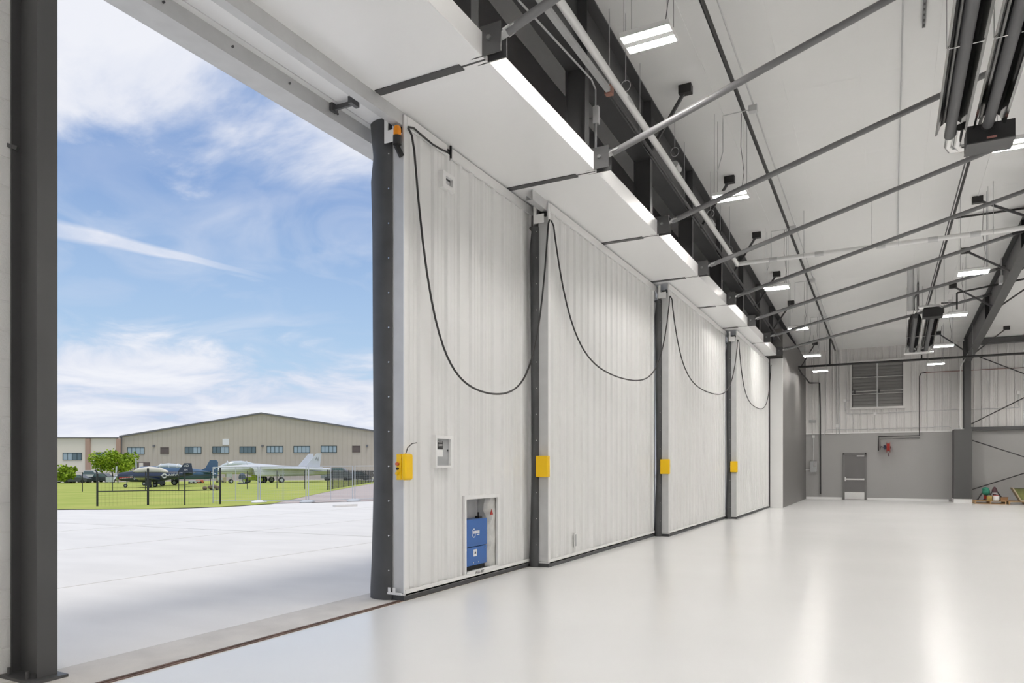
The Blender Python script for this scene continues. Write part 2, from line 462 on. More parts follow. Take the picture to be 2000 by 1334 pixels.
for z in (6.35, 6.95, 7.55):
    MB().box(-5.15, YC, z - .012, -5.14, 29.1, z + .012).build('insulation_seam', M_steel, wn)
wb = struct('wall_back'); MB().box(-6.1, YB - .2, 0, XR, YB, 9.2).build('back_panel', M_wallp, wb)
wr = struct('wall_right'); MB().box(XR, YB - .2, 0, XR + .2, YF + .3, 9.2).build('side_panel', M_wallp, wr)

# --- soffit over the doors: panels, fascia, seam strips
SEAM = [6.33 + 3.115 * k for k in range(-2, 8)]
tr = struct('trim_1')
sp = fp = ss = None
for a, b in zip(SEAM[:-1], SEAM[1:]):
    a2, b2 = max(a, YC - 1.0), min(b, 29.0)
    if b2 - a2 < .1: continue
    MB().box(-5.04, a2 + .006, ZS, XL, b2 - .006, ZS + .06).build('soffit_panel', M_soffit, tr)
    MB().box(XL - .015, a2 + .06, ZS + .004, XL + .004, b2 - .06, ZS + .245).build('fascia_panel', M_soffit, tr)
    MB().box(XL - .2, a2 + .06, ZS + .239, XL - .015, b2 - .06, ZS + .245).build('fascia_return', M_trim, tr)
for yv in SEAM:
    if YC < yv < 29:
        MB().box(-5.02, yv - .055, ZS - .012, -3.92, yv + .055, ZS - .001).build('seam_strip', M_steel, tr)
        MB().box(-3.92, yv - .012, ZS - .004, XL, yv + .012, ZS - .001).build('seam_strip', M_steel, tr)
# outer header and narrow outer soffit
t2 = struct('trim_2')
MB().box(-5.66, YC - .3, ZS, -5.576, 29.2, ZS + .05).build('outer_soffit', M_soffit, t2)
MB().box(-5.562, YC - .3, ZS, -5.14, 29.2, ZS + .05).build('outer_soffit', M_soffit, t2)
MB().box(-5.86, YC - .3, 5.577, -5.65, 29.2, ZS + .25).build('header_beam', M_galv, t2)
MB().box(-5.96, YC - .3, 5.585, -5.862, 29.2, ZS + .25).build('drip_edge', M_galv, t2)
bt = None
for k in range(34):
    yv = YC + .3 + k * .75
    if yv > 28: break
    if bt is None: bt = MB().tube((-5.652, yv, 5.67), (-5.632, yv, 5.67), .012, 6).build('header_bolt', M_steel, t2)
    else: piece(bt, t2, (0, .75 * k, 0))
# upper guide tracks for each leaf
for i, (xd, ys) in enumerate(zip(XD, (YC - .2, 9.62, 16.1, 22.6))):
    o = MB().box(xd - .134, ys, 5.589, xd - .027, 28.95, 5.60).box(xd - .035, ys, 5.60, xd - .027, 28.95, ZS - .001).box(xd - .134, ys, 5.60, xd - .126, 28.95, 5.66)
    o.build('upper_track', M_galv, None, label='galvanised upper guide track of the ' + ('first', 'second', 'third', 'fourth')[i] + ' door leaf counted from the block wall', cat='track')

# ================================================================== STEEL
def ibeam_x(m, x0, x1, yc, z0, z1, bf, tf, tw): pass
# door-line girder
gx = -3.915
gd = thing('roof_girder', 'deep dark grey steel girder running above the sliding doors', 'girder', (gx, 12, 7.2))
def slope_box(x0, x1, ya, yb, dtop, dbot):              # box following the roof slope, offsets below the roof
    m = MB(); v = []
    for y_ in (ya, yb):
        v.append([(x0, y_, ceil_z(y_) - dbot), (x1, y_, ceil_z(y_) - dbot), (x1, y_, ceil_z(y_) - dtop), (x0, y_, ceil_z(y_) - dtop)])
    return m.rings(v)
GDp = 1.13
slope_box(gx - .006, gx + .006, YB, YF - .1, .05, GDp).build('web', M_steel, gd)
slope_box(gx - .165, gx + .165, YB, YF - .1, .035, .06).build('top_flange', M_dark, gd)
slope_box(gx - .165, gx + .165, YB, YF - .1, GDp - .02, GDp).build('bottom_flange', M_dark, gd)
for yv in SEAM:
    if yv < 29:
        MB().prism([(gx + .006, yv, ceil_z(yv) - GDp + .02), (gx + .15, yv, ceil_z(yv) - GDp + .02), (gx + .15, yv, ceil_z(yv) - .06), (gx + .006, yv, ceil_z(yv) - .06)], (0, .012, 0)).build('stiffener', M_dark, gd)
# hanger posts with brackets, and the strut pipes
ORD = ['', '', 'first', 'second', 'third', 'fourth', 'fifth', 'sixth', 'seventh', 'eighth']
for k, yv in enumerate(SEAM):
    if yv < 1 or yv > 29: continue
    zt = ceil_z(yv) - GDp
    nm = {0: 'next to the block wall'}.get(k, '')
    lab = NTH[k] + ' dark steel hanger post over the soffit counted from the block wall'
    p = thing('hanger_post', lab, 'post', (gx, yv, ZS + .06), 'hanger posts over the door soffit')
    MB().box(gx - .15, yv - .004, ZS + .06, gx + .15, yv + .004, zt).build('web', M_dark, p)
    MB().box(gx + .14, yv - .075, ZS + .06, gx + .152, yv + .075, zt).build('flange', M_steel, p)
    MB().box(gx - .152, yv - .075, ZS + .06, gx - .14, yv + .075, zt).build('flange', M_steel, p)
    bp = MB().box(gx + .153, yv - .07, ZS + .0, -3.42, yv - .055, ZS + .30).box(gx + .153, yv + .055, ZS + .0, -3.42, yv + .07, ZS + .30).build('bracket', M_steel, p)
    MB().tube((-3.55, yv - .095, ZS + .16), (-3.55, yv - .069, ZS + .16), .026, 6).build('bolt', M_strut, bp)
    zb = ZS + .17; ze = ceil_z(yv) - .42
    st = thing('strut_pipe', 'grey diagonal strut pipe rising from the ' + NTH[k] + ' hanger post from the block wall', 'pipe', (-3.5, yv, zb), 'strut pipes under the roof')
    d = (Vector((2.9, yv, ze)) - Vector((-3.5, yv, zb))).normalized()
    a = Vector((-3.38, yv, zb + .12 * d.z / d.x)); e = Vector((2.86, yv, ze))
    MB().tube(a, e, .046, 14).build('tube', M_strut, st, smooth=True)
    MB().bar(a - d * .16, a + d * .10, .012, .11, (0, 1, 0)).build('end_fork', M_galv, st)
    MB().bar(a - d * .02, a + d * .06, .15, .012).build('end_fork', M_galv, st)
    MB().bar(e - d * .05, e + d * .2, .07, .12, (0, 1, 0)).build('end_clip', M_dark, st)
# knee braces behind the girder
for yv in (6.9, 9.9, 13.1, 16.2, 19.4, 22.5):
    zt = ceil_z(yv) - GDp
    kb = thing('knee_brace', NTH[int(round((yv - 6.9) / 3.1)) + 1] + ' black knee brace below the girder counted from the block wall', 'brace', (-4.06, yv, zt), 'knee braces behind the girder')
    MB().box(-4.14, yv - .06, zt - .16, -4.0, yv + .06, zt - .001).build('clip', M_blk, kb)
    MB().bar((-4.07, yv, zt - .1), (-4.62, yv, ZS + .1), .06, .06).build('angle', M_blk, kb)

# right-hand frame: rafter, column, pilaster
RX = 3.15
rf = thing('roof_rafter', 'tapered dark steel rafter sloping down to the column at the far wall', 'rafter', (RX, 20, 7))
def rbot(y_): return .78 + max(0, (y_ - 20) / 17) * .32
ys_ = [YB, 5, 20, 25, 30, 37.3]
def rafter_part(x0, x1, top, bot, name, m):
    rg = [[(x0, y_, ceil_z(y_) - bot(y_)), (x1, y_, ceil_z(y_) - bot(y_)), (x1, y_, ceil_z(y_) - top(y_)), (x0, y_, ceil_z(y_) - top(y_))] for y_ in ys_]
    MB().rings(rg).build(name, m, rf)
rafter_part(RX - .006, RX + .006, lambda y_: .06, rbot, 'web', M_dark)
rafter_part(RX - .13, RX + .13, lambda y_: rbot(y_) - .022, rbot, 'bottom_flange', M_steel)
rafter_part(RX - .13, RX + .13, lambda y_: .035, lambda y_: .06, 'top_flange', M_dark)
for yv in (22.0, 29.5):
    MB().prism([(RX - .13, yv, ceil_z(yv) - rbot(yv)), (RX - .006, yv, ceil_z(yv) - rbot(yv)), (RX - .006, yv, ceil_z(yv) - .05), (RX - .13, yv, ceil_z(yv) - .05)], (0, .02, 0)).build('splice_plate', M_blk, rf)
sc_ = thing('steel_column', 'dark steel column standing on the charcoal pilaster at the far wall', 'column', (RX - .05, 37.4, ZW))
MB().box(RX - .13, 37.0, ZW, RX + .13, 37.016, 7.2).build('flange', M_steel, sc_)
MB().box(RX - .13, 37.6, ZW, RX + .13, 37.616, 7.2).build('flange', M_dark, sc_)
MB().box(RX - .006, 37.016, ZW, RX + .006, 37.6, 7.2).build('web', M_dark, sc_)
pl = thing('pilaster', 'charcoal painted block pilaster with a white foot at the far wall', 'pilaster', (3.0, 37.2, 0))
pa, pbx = PY(1863, 900, 37.0).x, PY(1899, 900, 37.0).x
MB().box(pa, 37.0, .17, pbx, YF, ZW + .02).build('shaft', M_pil, pl, bevel=.01)
MB().box(pa - .005, 36.985, 0, pbx + .005, YF, .17).build('foot', M_trim, pl)
MB().box(pa + .05, 37.05, ZW + .02, pbx - .05, YF, ZW + .05).build('cap_plate', M_galv, pl)
# girt, eave strut, brace rods to the right of the pilaster
p = MB().box(pbx, 37.75, ZW - .02, XR, YF, ZW + .14); p.build('wall_girt', M_dark, None, label='dark steel girt along the top of the grey wall right of the pilaster', cat='beam')
p = MB().box(RX + .13, 37.5, 7.02, XR, 37.9, 7.25); p.build('eave_strut', M_dark, None, label='dark steel eave strut under the roof right of the rafter', cat='beam')
for i, (a, b, w) in enumerate((((1899, 860), (2040, 905), 'falling across the grey wall from the pilaster top'), ((1899, 956), (2040, 912), 'rising across the grey wall behind the pallets'),
                               ((1891, 831), (2040, 757), 'rising over the white panels from the column foot'), ((1905, 694), (2040, 745), 'falling over the white panels from the rafter'))):
    MB().tube(PY(*a, 37.7), PY(*b, 37.7), .022, 8).build('brace_rod', M_blk, None, label='thin dark brace rod ' + w, cat='rod', group='wind brace rods')
# flange braces to purlin clips
fb = [(1339, 176), (1425, 352), (1478, 460), (1517, 536), (1545, 592), (1592, 671)]
for i, (px, py) in enumerate(fb):
    c = PC(px, py, .09); yv = c.y
    o = thing('flange_brace', NTH[6 - i] + ' dark flange brace of the door girder counted from the far wall', 'brace', (c.x, yv, c.z), 'flange braces of the door girder')
    MB().box(c.x - .11, yv - .07, c.z - .07, c.x + .11, yv + .07, c.z + .08).build('clip', M_blk, o)
    MB().bar(c, (gx + .12 if yv < 29 else -3.51, yv, ceil_z(yv) - GDp + .03), .05, .05).build('angle', M_dark, o)
for i, (px, py) in enumerate([(1909, 391), (1886, 490), (1861, 559), (1832, 651)]):
    c = PC(px, py, .09); yv = c.y
    o = thing('flange_brace', NTH[4 - i] + ' dark flange brace on the heater side of the rafter from the far wall', 'brace', (c.x, yv, c.z), 'flange braces of the rafter')
    MB().box(c.x - .11, yv - .07, c.z - .07, c.x + .11, yv + .07, c.z + .08).build('clip', M_blk, o)
    MB().bar(c, (RX - .1, yv, ceil_z(yv) - rbot(yv) + .04), .05, .05).build('angle', M_dark, o)
    c2 = Vector((2 * RX - c.x, c.y, c.z))
    o = thing('flange_brace', NTH[4 - i] + ' dark flange brace beyond the rafter counted from the far wall', 'brace', c2, 'flange braces beyond the rafter')
    MB().box(c2.x - .11, yv - .07, c2.z - .07, c2.x + .11, yv + .07, c2.z + .08).build('clip', M_blk, o)
    MB().bar(c2, (RX + .1, yv, ceil_z(yv) - rbot(yv) + .04), .05, .05).build('angle', M_dark, o)
# near column at the edge of the opening
nc = thing('steel_column', 'dark grey steel column between the white block wall and the open doorway', 'column', (-5.68, YC, 0))
xa, xb = X0 + .01, -5.50
MB().box(xb - .014, YC - .085, .02, xb, YC + .06, 8.6).build('flange', M_dark, nc)
MB().box(xa, YC - .085, .02, xa + .014, YC + .06, 8.6).build('flange', M_dark, nc)
MB().box(xa + .014, YC - .018, .02, xb - .014, YC - .006, 8.6).build('web', M_dark, nc)
MB().box(xa - .06, YC - .16, 0, xb + .07, YC + .1, .022).build('base_plate', M_dark, nc)
for dx in (.05, .29):
    MB().tube((xa + dx, YC - .12, .02), (xa + dx, YC - .12, .075), .013, 6).build('anchor_bolt', M_dark, nc)
MB().bar((xa + .03, YC - .05, 3.98), (xa - .03, YC - .10, 4.0), .03, .03).build('weld_tab', M_dark, nc)

# ================================================================== SLIDING DOOR LEAVES
LT = .27                                                # leaf thickness
YN = [PX(789.5, 900, XD[0]).y, PX(1071.5, 900, XD[1]).y, PX(1306.5, 900, XD[2]).y, PX(1439, 900, XD[3]).y]
YE = [YN[1] + 3.4, YN[2] + .18, YN[3] + .18, 28.9]
RIBS = (.192, .497, .802)
DL = ['white ribbed sliding door leaf holding the blue power unit, next to the open doorway',
      'white ribbed sliding door leaf standing next after the one with the blue power unit',
      'white ribbed sliding door leaf second after the one with the blue power unit',
      'white ribbed sliding door leaf beside the dark grey pocket wall']
WHICH = ['leaf with the blue power unit', 'second door leaf', 'third door leaf', 'door leaf beside the grey pocket wall']
ZB = .075
OPY0, OPY1, OPZ0, OPZ1 = 8.19, 9.105, .13, 1.15
leaves = []
for i in range(4):
    xf, y0, y1 = XD[i], YN[i], YE[i]
    lf = thing('sliding_door', DL[i], 'door', (xf - .14, (y0 + y1) / 2, 0), 'sliding hangar door leaves')
    leaves.append(lf)
    xs = xf - .034                                      # flat of the sheet, rib tops reach the face
    # ribbed sheets
    st = OPY0 - 2 * .915 if i == 0 else y0 + .02
    while st + .915 < y0 + .03: st += .915
    a = st - .915 if (i == 0 and st > y0 + .05) else st
    shared = None
    while a < y1 - .05:
        lo, hi = max(a, y0 + .01), min(a + .915, y1 - .005)
        if hi - lo > .06:
            pts = [(xs + q_[1], a + q_[0], 0) for q_ in rib_profile(.915, RIBS, .034, .05, .024)]
            cut = []
            for p_ in pts:
                if lo <= p_[1] <= hi: cut.append(p_)
            if cut[0][1] > lo + 1e-4: cut.insert(0, (xs, lo, 0))
            if cut[-1][1] < hi - 1e-4: cut.append((xs, hi, 0))
            zlo = OPZ1 if (i == 0 and abs(a - OPY0) < .02) else ZB + .03
            full = abs(hi - lo - .915) < 1e-3 and zlo < 1
            if full and shared is not None: piece(shared, lf, (0, a - sa, 0))
            else:
                o = MB().sheet(cut, (0, 0, zlo), (0, 0, HD - .1)).build('ribbed_sheet', M_white, lf)
                if full: shared, sa = o, a
        a += .915
    # skin on the weather side, frame channels, trims
    MB().box(xf - LT, y0 + .01, ZB, xf - LT + .012, y1, HD - .17).build('outer_skin', M_wallp, lf)
    MB().box(xf - .175, y0, ZB + .01, xf - .012, y0 + .05, HD - .23).box(xf - .03, y0, HD - .229, xf - .012, y0 + .03, HD).build('end_channel', M_galv, lf)
    MB().box(xf - .012, y0 - .004, ZB, xf + .003, y0 + .055, HD - .01).build('corner_trim', M_trim, lf)
    MB().box(xf - LT, y1 - .05, ZB, xf - .036, y1, HD - .2).build('end_channel', M_galv, lf)
    MB().box(xf - LT, y0, ZB - .02, xf + .012, OPY0 if i == 0 else y1, ZB + .004).build('bottom_rail', M_trim, lf)
    if i == 0:
        MB().box(xf - LT, OPY0, ZB - .02, xf + .012, y1, ZB + .004).build('bottom_rail', M_trim, lf)
    MB().box(xf + .003, y0 + .01, ZB - .018, xf + .012, y1, ZB + .05).build('bottom_angle', M_trim, lf)
    if i == 0:
        ygap = PX(877, 300, xf).y
        MB().box(xf - .02, y0 + .055, HD - .13, xf + .006, ygap - .05, HD).build('top_angle', M_trim, lf)
        MB().box(xf - .02, ygap + .07, HD - .13, xf + .006, y1, HD).build('top_angle', M_trim, lf)
        MB().box(xf - .06, ygap - .04, HD - .15, xf - .02, ygap + .06, HD - .02).box(xf - .01, ygap + .03, HD - .13, xf + .012, ygap + .05, HD + .03).build('guide_roller', M_blank, lf)
    else:
        MB().box(xf - .02, y0 + .055, HD - .13, xf + .006, y1, HD).build('top_angle', M_trim, lf)
    MB().box(xf - .20, y0 + .05, HD - .24, xf - .036, y1, HD - .2).build('top_channel', M_galv, lf)
    # guide bracket at the leading top corner
    MB().box(xf - .165, y0 - .10, HD - .34, xf - .04, y0 - .088, HD - .2).box(xf - .215, y0 - .10, HD - .34, xf - .165, y0 - .088, HD - .04).build('guide_bracket', M_trim, lf)
    MB().box(xf - .16, y0 + .0, HD - .2, xf - .03, y0 + .03, HD - .14).build('guide_block', M_blank, lf)
    # rubber edge seal and sweep
    sw = .46 if i == 0 else .305
    pts = []
    nseg = 7
    for j in range(nseg + 1):
        t = j / nseg
        pts.append((xf - .165 - (sw - .165) * t, y0 - .012 - .055 * math.sin(math.pi * min(1, t * 1.05)) ** .8 if t < .97 else y0 - .005))
    rg = []
    for z, wob in ((.0, .03), (.12, .03), (.5, .012), (1.5, -.012), (3, 0), (4.4, .006), (5.0, .022), (5.3, -.006), (HD - (.02 if i == 0 else .36), .03)):
        r1 = [(x_ - (wob * (k_ / nseg)), y_ - .3 * wob, z) for k_, (x_, y_) in enumerate(pts)]
        r2 = [(x_, y_ + .008, z) for x_, y_, _ in reversed(r1)]
        rg.append(r1 + r2)
    MB().rings(rg).build('edge_seal', M_rub, lf, smooth=True)
    MB().box(xf - LT + .01, y0 - .01, 0, xf + .004, y1, ZB - .015).build('floor_sweep', M_rub, lf)
    sw_ = None
    for k_ in range(13):
        z = .35 + k_ * .41
        if sw_ is None: sw_ = MB().tube((xf - .19, y0 - .05, z), (xf - .19, y0 - .024, z), .009, 6).build('seal_screw', M_silver, lf)
        else: piece(sw_, lf, (0, 0, .41 * k_))
    if i == 0:
        MB().box(xf - .21, y0 - .05, ZB - .005, xf - .01, y0 - .035, ZB + .02).box(xf - .20, y0 - .05, ZB + .02, xf - .165, y0 - .042, ZB + .075).box(xf - .13, y0 - .05, ZB + .02, xf - .095, y0 - .042, ZB + .075).build('toe_bracket', M_trim, lf)
    # yellow limit box on the leading edge of the other leaves
    if i > 0:
        z0, z1 = PX(1066, 932, XD[1]).z, PX(1066, 890, XD[1]).z
        yb = thing('yellow_box', 'yellow box on the leading edge of the ' + WHICH[i], 'box', (xf - .07, y0 - .03, z0), 'yellow boxes on the door leaves')
        MB().box(xf - .17, y0 - .12, z0, xf + .035, y0 - .022, z1).build('cover', M_yel, yb, bevel=.012)
        MB().box(xf - .15, y0 - .03, z0 - .025, xf - .02, y0, z0 + .02).build('back_plate', M_galv, yb)

# small plate low on the second leaf
c = PX(1124, 1055, XD[1] + .002)
hp = thing('pull_slot', 'small grey pull slot low on the second door leaf', 'handle', (c.x, c.y, c.z - .12))
MB().box(c.x - .004, c.y - .05, c.z - .12, c.x + .006, c.y + .05, c.z + .12).build('plate', M_trim, hp)
MB().box(c.x + .004, c.y - .03, c.z - .1, c.x + .009, c.y + .02, c.z + .1).build('recess', M_label, hp)

# --- first leaf: opening with the power unit
lf, xf = leaves[0], XD[0]
MB().box(xf - .03, OPY0 - .03, ZB, xf + .006, OPY0 + .018, OPZ1 - .018).box(xf - .03, OPY1 - .018, ZB, xf + .006, OPY1 + .03, OPZ1 - .018).box(xf - .03, OPY0 - .03, OPZ1 - .018, xf + .006, OPY1 + .03, OPZ1 + .035).build('opening_frame', M_trim, lf)
MB().box(xf - .03, OPY0, ZB, xf + .006, OPY1, .15).build('opening_sill', M_trim, lf)
txt('WELL-BILT', 'maker_lettering', .052, (xf + .0135, (OPY0 + OPY1) / 2 - .1, ZB + .042), (math.pi / 2, 0, math.pi / 2), M_blank, lf)
bs = rib_profile(.9, (.1, .4, .7), .02, .03, .015)
MB().sheet([(xf - LT + .014 + p_[1], OPY0 + p_[0], 0) for p_ in bs], (0, 0, .12), (0, 0, OPZ1 + .2)).build('back_sheet', M_galv, lf)
ins = []
for k_ in range(12):
    z = .14 + k_ * .1
    o_ = .025 * math.sin(k_ * 2.1) + .02 * math.sin(k_ * 4.7)
    ins.append([(xf - LT + .02, 8.91 + o_ * .5, z), (xf - .12 + .5 * o_, 8.91 + o_ * .5, z), (xf - .06 + o_, 8.96, z), (xf - .045, OPY1 + .02, z), (xf - LT + .02, OPY1 + .02, z)])
MB().rings(ins).build('insulation_batt', M_foam, lf, smooth=True)
MB().box(xf - LT + .02, OPY0 - .02, .13, xf - .04, OPY0 - .005, OPZ1 + .1).build('stile', M_galv, lf)
pu = thing('power_unit', 'blue two-part drive cabinet set inside the opening of the first door leaf', 'power unit', (xf - .15, 8.47, .15))
by0, by1, bxf = 8.215, 8.87, xf - .055
MB().box(xf - LT + .03, by0, .205, bxf - .006, by1, .46).build('lower_cabinet', M_blue, pu, bevel=.006)
MB().box(xf - LT + .03, by0, .47, bxf, by1, .845).build('upper_cabinet', M_blue, pu, bevel=.006)
MB().box(xf - LT + .03, by0 + .02, .15, bxf - .03, by1 - .02, .206).build('base', M_blank, pu)
MB().box(xf - .16, by1 - .16, .845, xf - .09, by1 - .08, .875).tube((xf - .125, by1 - .13, .87), (xf - .125, by1 - .13, .93), .012, 8).build('cable_gland', M_blank, pu)
rgm = MB()
for k_ in range(24):
    if k_ in (2, 3): continue
    a0, a1 = 2 * math.pi * k_ / 24, 2 * math.pi * (k_ + 1) / 24
    q_ = []
    for rr, aa in ((.052, a0), (.052, a1), (.064, a1), (.064, a0)): q_.append((bxf + .0025, 8.50 + .8 * rr * math.cos(aa), .655 + rr * math.sin(aa)))
    rgm.face(q_)
rgm.build('logo_ring', M_wht, pu, recalc=False)
wm = MB()
yy = 8.485
for wdt in (.03, .016, .028, .02, .026, .018):
    wm.box(bxf + .001, yy, .645, bxf + .0025, yy + wdt, .685); yy += wdt + .006
wm.box(bxf + .001, 8.58, .622, bxf + .0025, 8.65, .634)
wm.build('logo_letters', M_wht, pu)
MB().box(bxf - .006, 8.50, .33, bxf - .0035, 8.59, .425).build('warning_label', M_wht, pu)
MB().prism([(bxf - .0033, 8.52, .365), (bxf - .0033, 8.57, .365), (bxf - .0033, 8.545, .405)], (.001, 0, 0)).build('warning_triangle', M_blank, pu)
for yb_, zb_ in ((8.30, .43), (8.80, .43), (8.49, .245), (8.62, .245)):
    MB().tube((bxf - .006, yb_, zb_), (bxf + .004, yb_, zb_), .01, 6).build('cabinet_screw', M_silver, pu)
tg = MB().prism([(xf - .04, 8.93, .885), (xf - .04, 9.01, .885), (xf - .04, 8.97, .965)], (.006, 0, 0)).build('red_tag', M_red, None, label='small red triangular tag hanging on the insulation beside the blue cabinet', cat='tag')
# control cabinet and the small peep window
cb = thing('control_cabinet', 'grey control cabinet with two labels recessed in the first door leaf', 'cabinet', (xf, 7.6, 1.55))
c0, c1 = PX(846.5, 853, xf), PX(880.5, 911, xf)
ya, yb2, za, zb2 = c0.y, c1.y, c1.z, c0.z
MB().box(xf - .03, ya, za + .01, xf + .04, ya + .03, zb2 - .02).box(xf - .03, yb2 - .06, za + .01, xf + .04, yb2, zb2 - .02).box(xf - .03, ya, zb2 - .02, xf + .04, yb2, zb2 + .02).box(xf - .03, ya, za - .02, xf + .04, yb2, za + .01).build('frame', M_trim, cb)
MB().box(xf - .06, ya + .03, za + .01, xf + .004, yb2 - .06, zb2 - .02).build('cabinet_door', M_label, cb)
hy = ya + .075
MB().box(xf + .004, hy, zb2 - .15, xf + .006, hy + .13, zb2 - .045).build('black_label', M_blank, cb)
MB().box(xf + .004, hy, zb2 - .245, xf + .006, hy + .13, zb2 - .16).build('white_label', M_wht, cb)
txt('WELL-BILT', 'label_lettering', .026, (xf + .0065, hy + .065, zb2 - .06), (math.pi / 2, 0, math.pi / 2), M_wht, cb, ext=.0005, sx=.9)
for zz in (.088, .104, .12): MB().box(xf + .006, hy + .03, zb2 - zz - .004, xf + .007, hy + .12, zb2 - zz).build('label_line', M_wht, cb)
MB().tube((xf - .005, yb2 - .085, (za + zb2) / 2 + .02), (xf + .01, yb2 - .085, (za + zb2) / 2 + .02), .012, 8).build('latch', M_blank, cb)
pw = thing('peep_window', 'small square framed window high on the first door leaf', 'window', (xf, 7.7, 4.9))
c0, c1 = PX(861, 337, xf), PX(884, 376, xf)
w_, z0, z1 = c1.y - c0.y, PX(872, 372, xf).z, PX(872, 340, xf).z
y0_, y1_ = c0.y, c1.y
fr = MB()
for b_ in ((y0_, z0 + .055, y0_ + .06, z1 - .055), (y1_ - .06, z0 + .055, y1_, z1 - .055), (y0_, z1 - .055, y1_, z1), (y0_, z0, y1_, z0 + .055)): fr.box(xf - .03, b_[0], b_[1], xf + .04, b_[2], b_[3])
fr.build('frame', M_trim, pw)
MB().box(xf - .04, y0_ + .06, z0 + .055, xf + .002, y1_ - .06, z1 - .055).build('recess_shade', M_rub, pw)  # shade of the window recess put into colour, using the seal rubber material
MB().box(xf - .012, y0_ + .105, z0 + .08, xf + .006, y1_ - .075, z1 - .085).build('pane', M_galv, pw)
# amber beacon, pendant control, cables
bc = thing('warning_beacon', 'amber warning beacon on a dark base at the top corner of the first door leaf', 'beacon', (xf - .04, YN[0] - .07, HD - .42))
bx_, by_ = xf - .045, YN[0] - .075
lens = [[(bx_ + r_ * math.cos(t), by_ + r_ * math.sin(t), z) for t in (2 * math.pi * j / 12 for j in range(12))] for r_, z in ((.046, HD - .28), (.046, HD - .20), (.04, HD - .175), (.02, HD - .158))]
MB().rings(lens).build('amber_dome', M_amber, bc, smooth=True)
MB().tube((bx_, by_, HD - .38), (bx_, by_, HD - .28), .05, 12).build('base', M_blk, bc, smooth=True)
MB().bar((bx_ - .02, by_ + .01, HD - .38), (bx_ + .02, by_ + .06, HD - .5), .05, .05).build('mount', M_blank, bc)
z0, z1 = PX(787, 938, xf).z, PX(787, 886, xf).z
pc = thing('pendant_control', 'yellow push-button control box with red button on the edge of the first door leaf', 'control box', (xf, YN[0], z0))
MB().box(xf + .012, YN[0] - .085, z0, xf + .075, YN[0] + .085, z1).build('body', M_yel, pc, bevel=.028)
MB().box(xf - .055, YN[0] - .08, z0 + .004, xf + .012, YN[0] - .02, z1 - .004).build('face_plate', M_yel, pc, bevel=.006)
MB().tube((xf - .03, YN[0] - .11, (z0 + z1) / 2 + .035), (xf - .03, YN[0] - .08, (z0 + z1) / 2 + .035), .02, 10).build('red_button', M_org, pc)
MB().tube((xf - .03, YN[0] - .105, (z0 + z1) / 2 - .02), (xf - .03, YN[0] - .08, (z0 + z1) / 2 - .02), .015, 10).build('black_button', M_blank, pc)
MB().tube((xf - .03, YN[0] - .115, (z0 + z1) / 2 - .075), (xf - .03, YN[0] - .08, (z0 + z1) / 2 - .075), .018, 10).build('yellow_button', M_yel, pc)
MB().path([(xf + .04, YN[0] - .03, z1 - .01), (xf + .05, YN[0], z1 + .07), (xf + .04, YN[0] + .1, z1 + .12), (xf + .01, YN[0] + .24, z1 + .135)], .006, 6).build('cord', M_blk, pc, smooth=True)

def hang(p0, p1, zmin, n=40, side=1.0):                 # slack cable: catenary-like U with its lowest point at zmin
    p0, p1 = Vector(p0), Vector(p1); L_ = (p1 - p0).length
    d0, d1 = p0.z - zmin, p1.z - zmin
    a_ = .9
    lo, hi = .01, 5.0                                   # find cosh shape: y = A(cosh(k t) - 1)
    k_ = 4.6
    r = math.acosh(1 + d0 / d1 * (math.cosh(k_) - 1)) / k_ if d1 > 0 else 1
    t0 = r / (1 + r); A_ = d1 / (math.cosh(k_) - 1)
    pts = []
    for i_ in range(n + 1):
        t = i_ / n
        s_ = (t - t0) / (1 - t0)
        pts.append(Vector((p0.x + (p1.x - p0.x) * t, p0.y + (p1.y - p0.y) * t, zmin + A_ * (math.cosh(k_ * s_) - 1))))
    return pts
cab = [((803, 300), (960, 768), (1062, 440)), ((1075, 440), (1219, 739), (1292, 590)), ((1312, 595), (1386, 766), (1434, 680)), ((1443, 683), (1481, 797), (1507, 705))]
for i in range(4):
    xa_ = XD[i] + .05; xb_ = (XD[i + 1] if i < 3 else -3.97) + .03
    yA = YN[i] + .05; yB = (YN[i + 1] if i < 3 else 28.95) - .04
    zA = 5.55 if i == 0 else 5.42; zBt = 5.42 if i < 3 else 5.5
    mid = PX(*cab[i][1], (xa_ + xb_) / 2 + .03)
    p0, p1 = Vector((xa_, yA + .08, zA - .22)), Vector((xb_, yB - .06, zBt - .22))
    pts = hang(p0, p1, mid.z)
    # smooth arches over the supports at both ends
    pts = [Vector((xa_ - .03, yA, zA + .02)), Vector((xa_, yA + .03, zA - .06))] + pts + [Vector((xb_, yB - .03, zBt - .06)), Vector((xb_ + .005, yB, zBt))]
    MB().path(pts, .0135, 8).build('festoon_cable', M_blk, None, smooth=True, label='black cable drooping in a deep loop across the ' + WHICH[i], cat='cable', group='festoon cables on the door leaves')
c = [PX(x_, y_, xf + .02) for x_, y_ in ((797, 248), (808, 250), (820, 261), (845, 282), (862, 292), (876, 298))]
MB().path(c, .012, 8).build('jumper_cable', M_blk, None, smooth=True, label='short black cable along the top edge of the first door leaf', cat='cable')
# small dark bracket bar under the outer soffit
a, b = PZ(652, 212, ZS - .05), PZ(690, 201, ZS - .05)
br = thing('soffit_bracket', 'dark bracket bar fixed below the narrow outer soffit', 'bracket', (a.x, a.y, ZS - .06))
MB().bar(a, b, .03, .05).build('bar', M_dark, br)
MB().box(a.x - .03, a.y - .05, ZS - .09, a.x + .02, a.y + .05, ZS - .001).build('foot', M_dark, br)
MB().box(b.x - .02, b.y - .07, ZS - .08, b.x + .03, b.y + .07, ZS - .001).build('foot', M_dark, br)

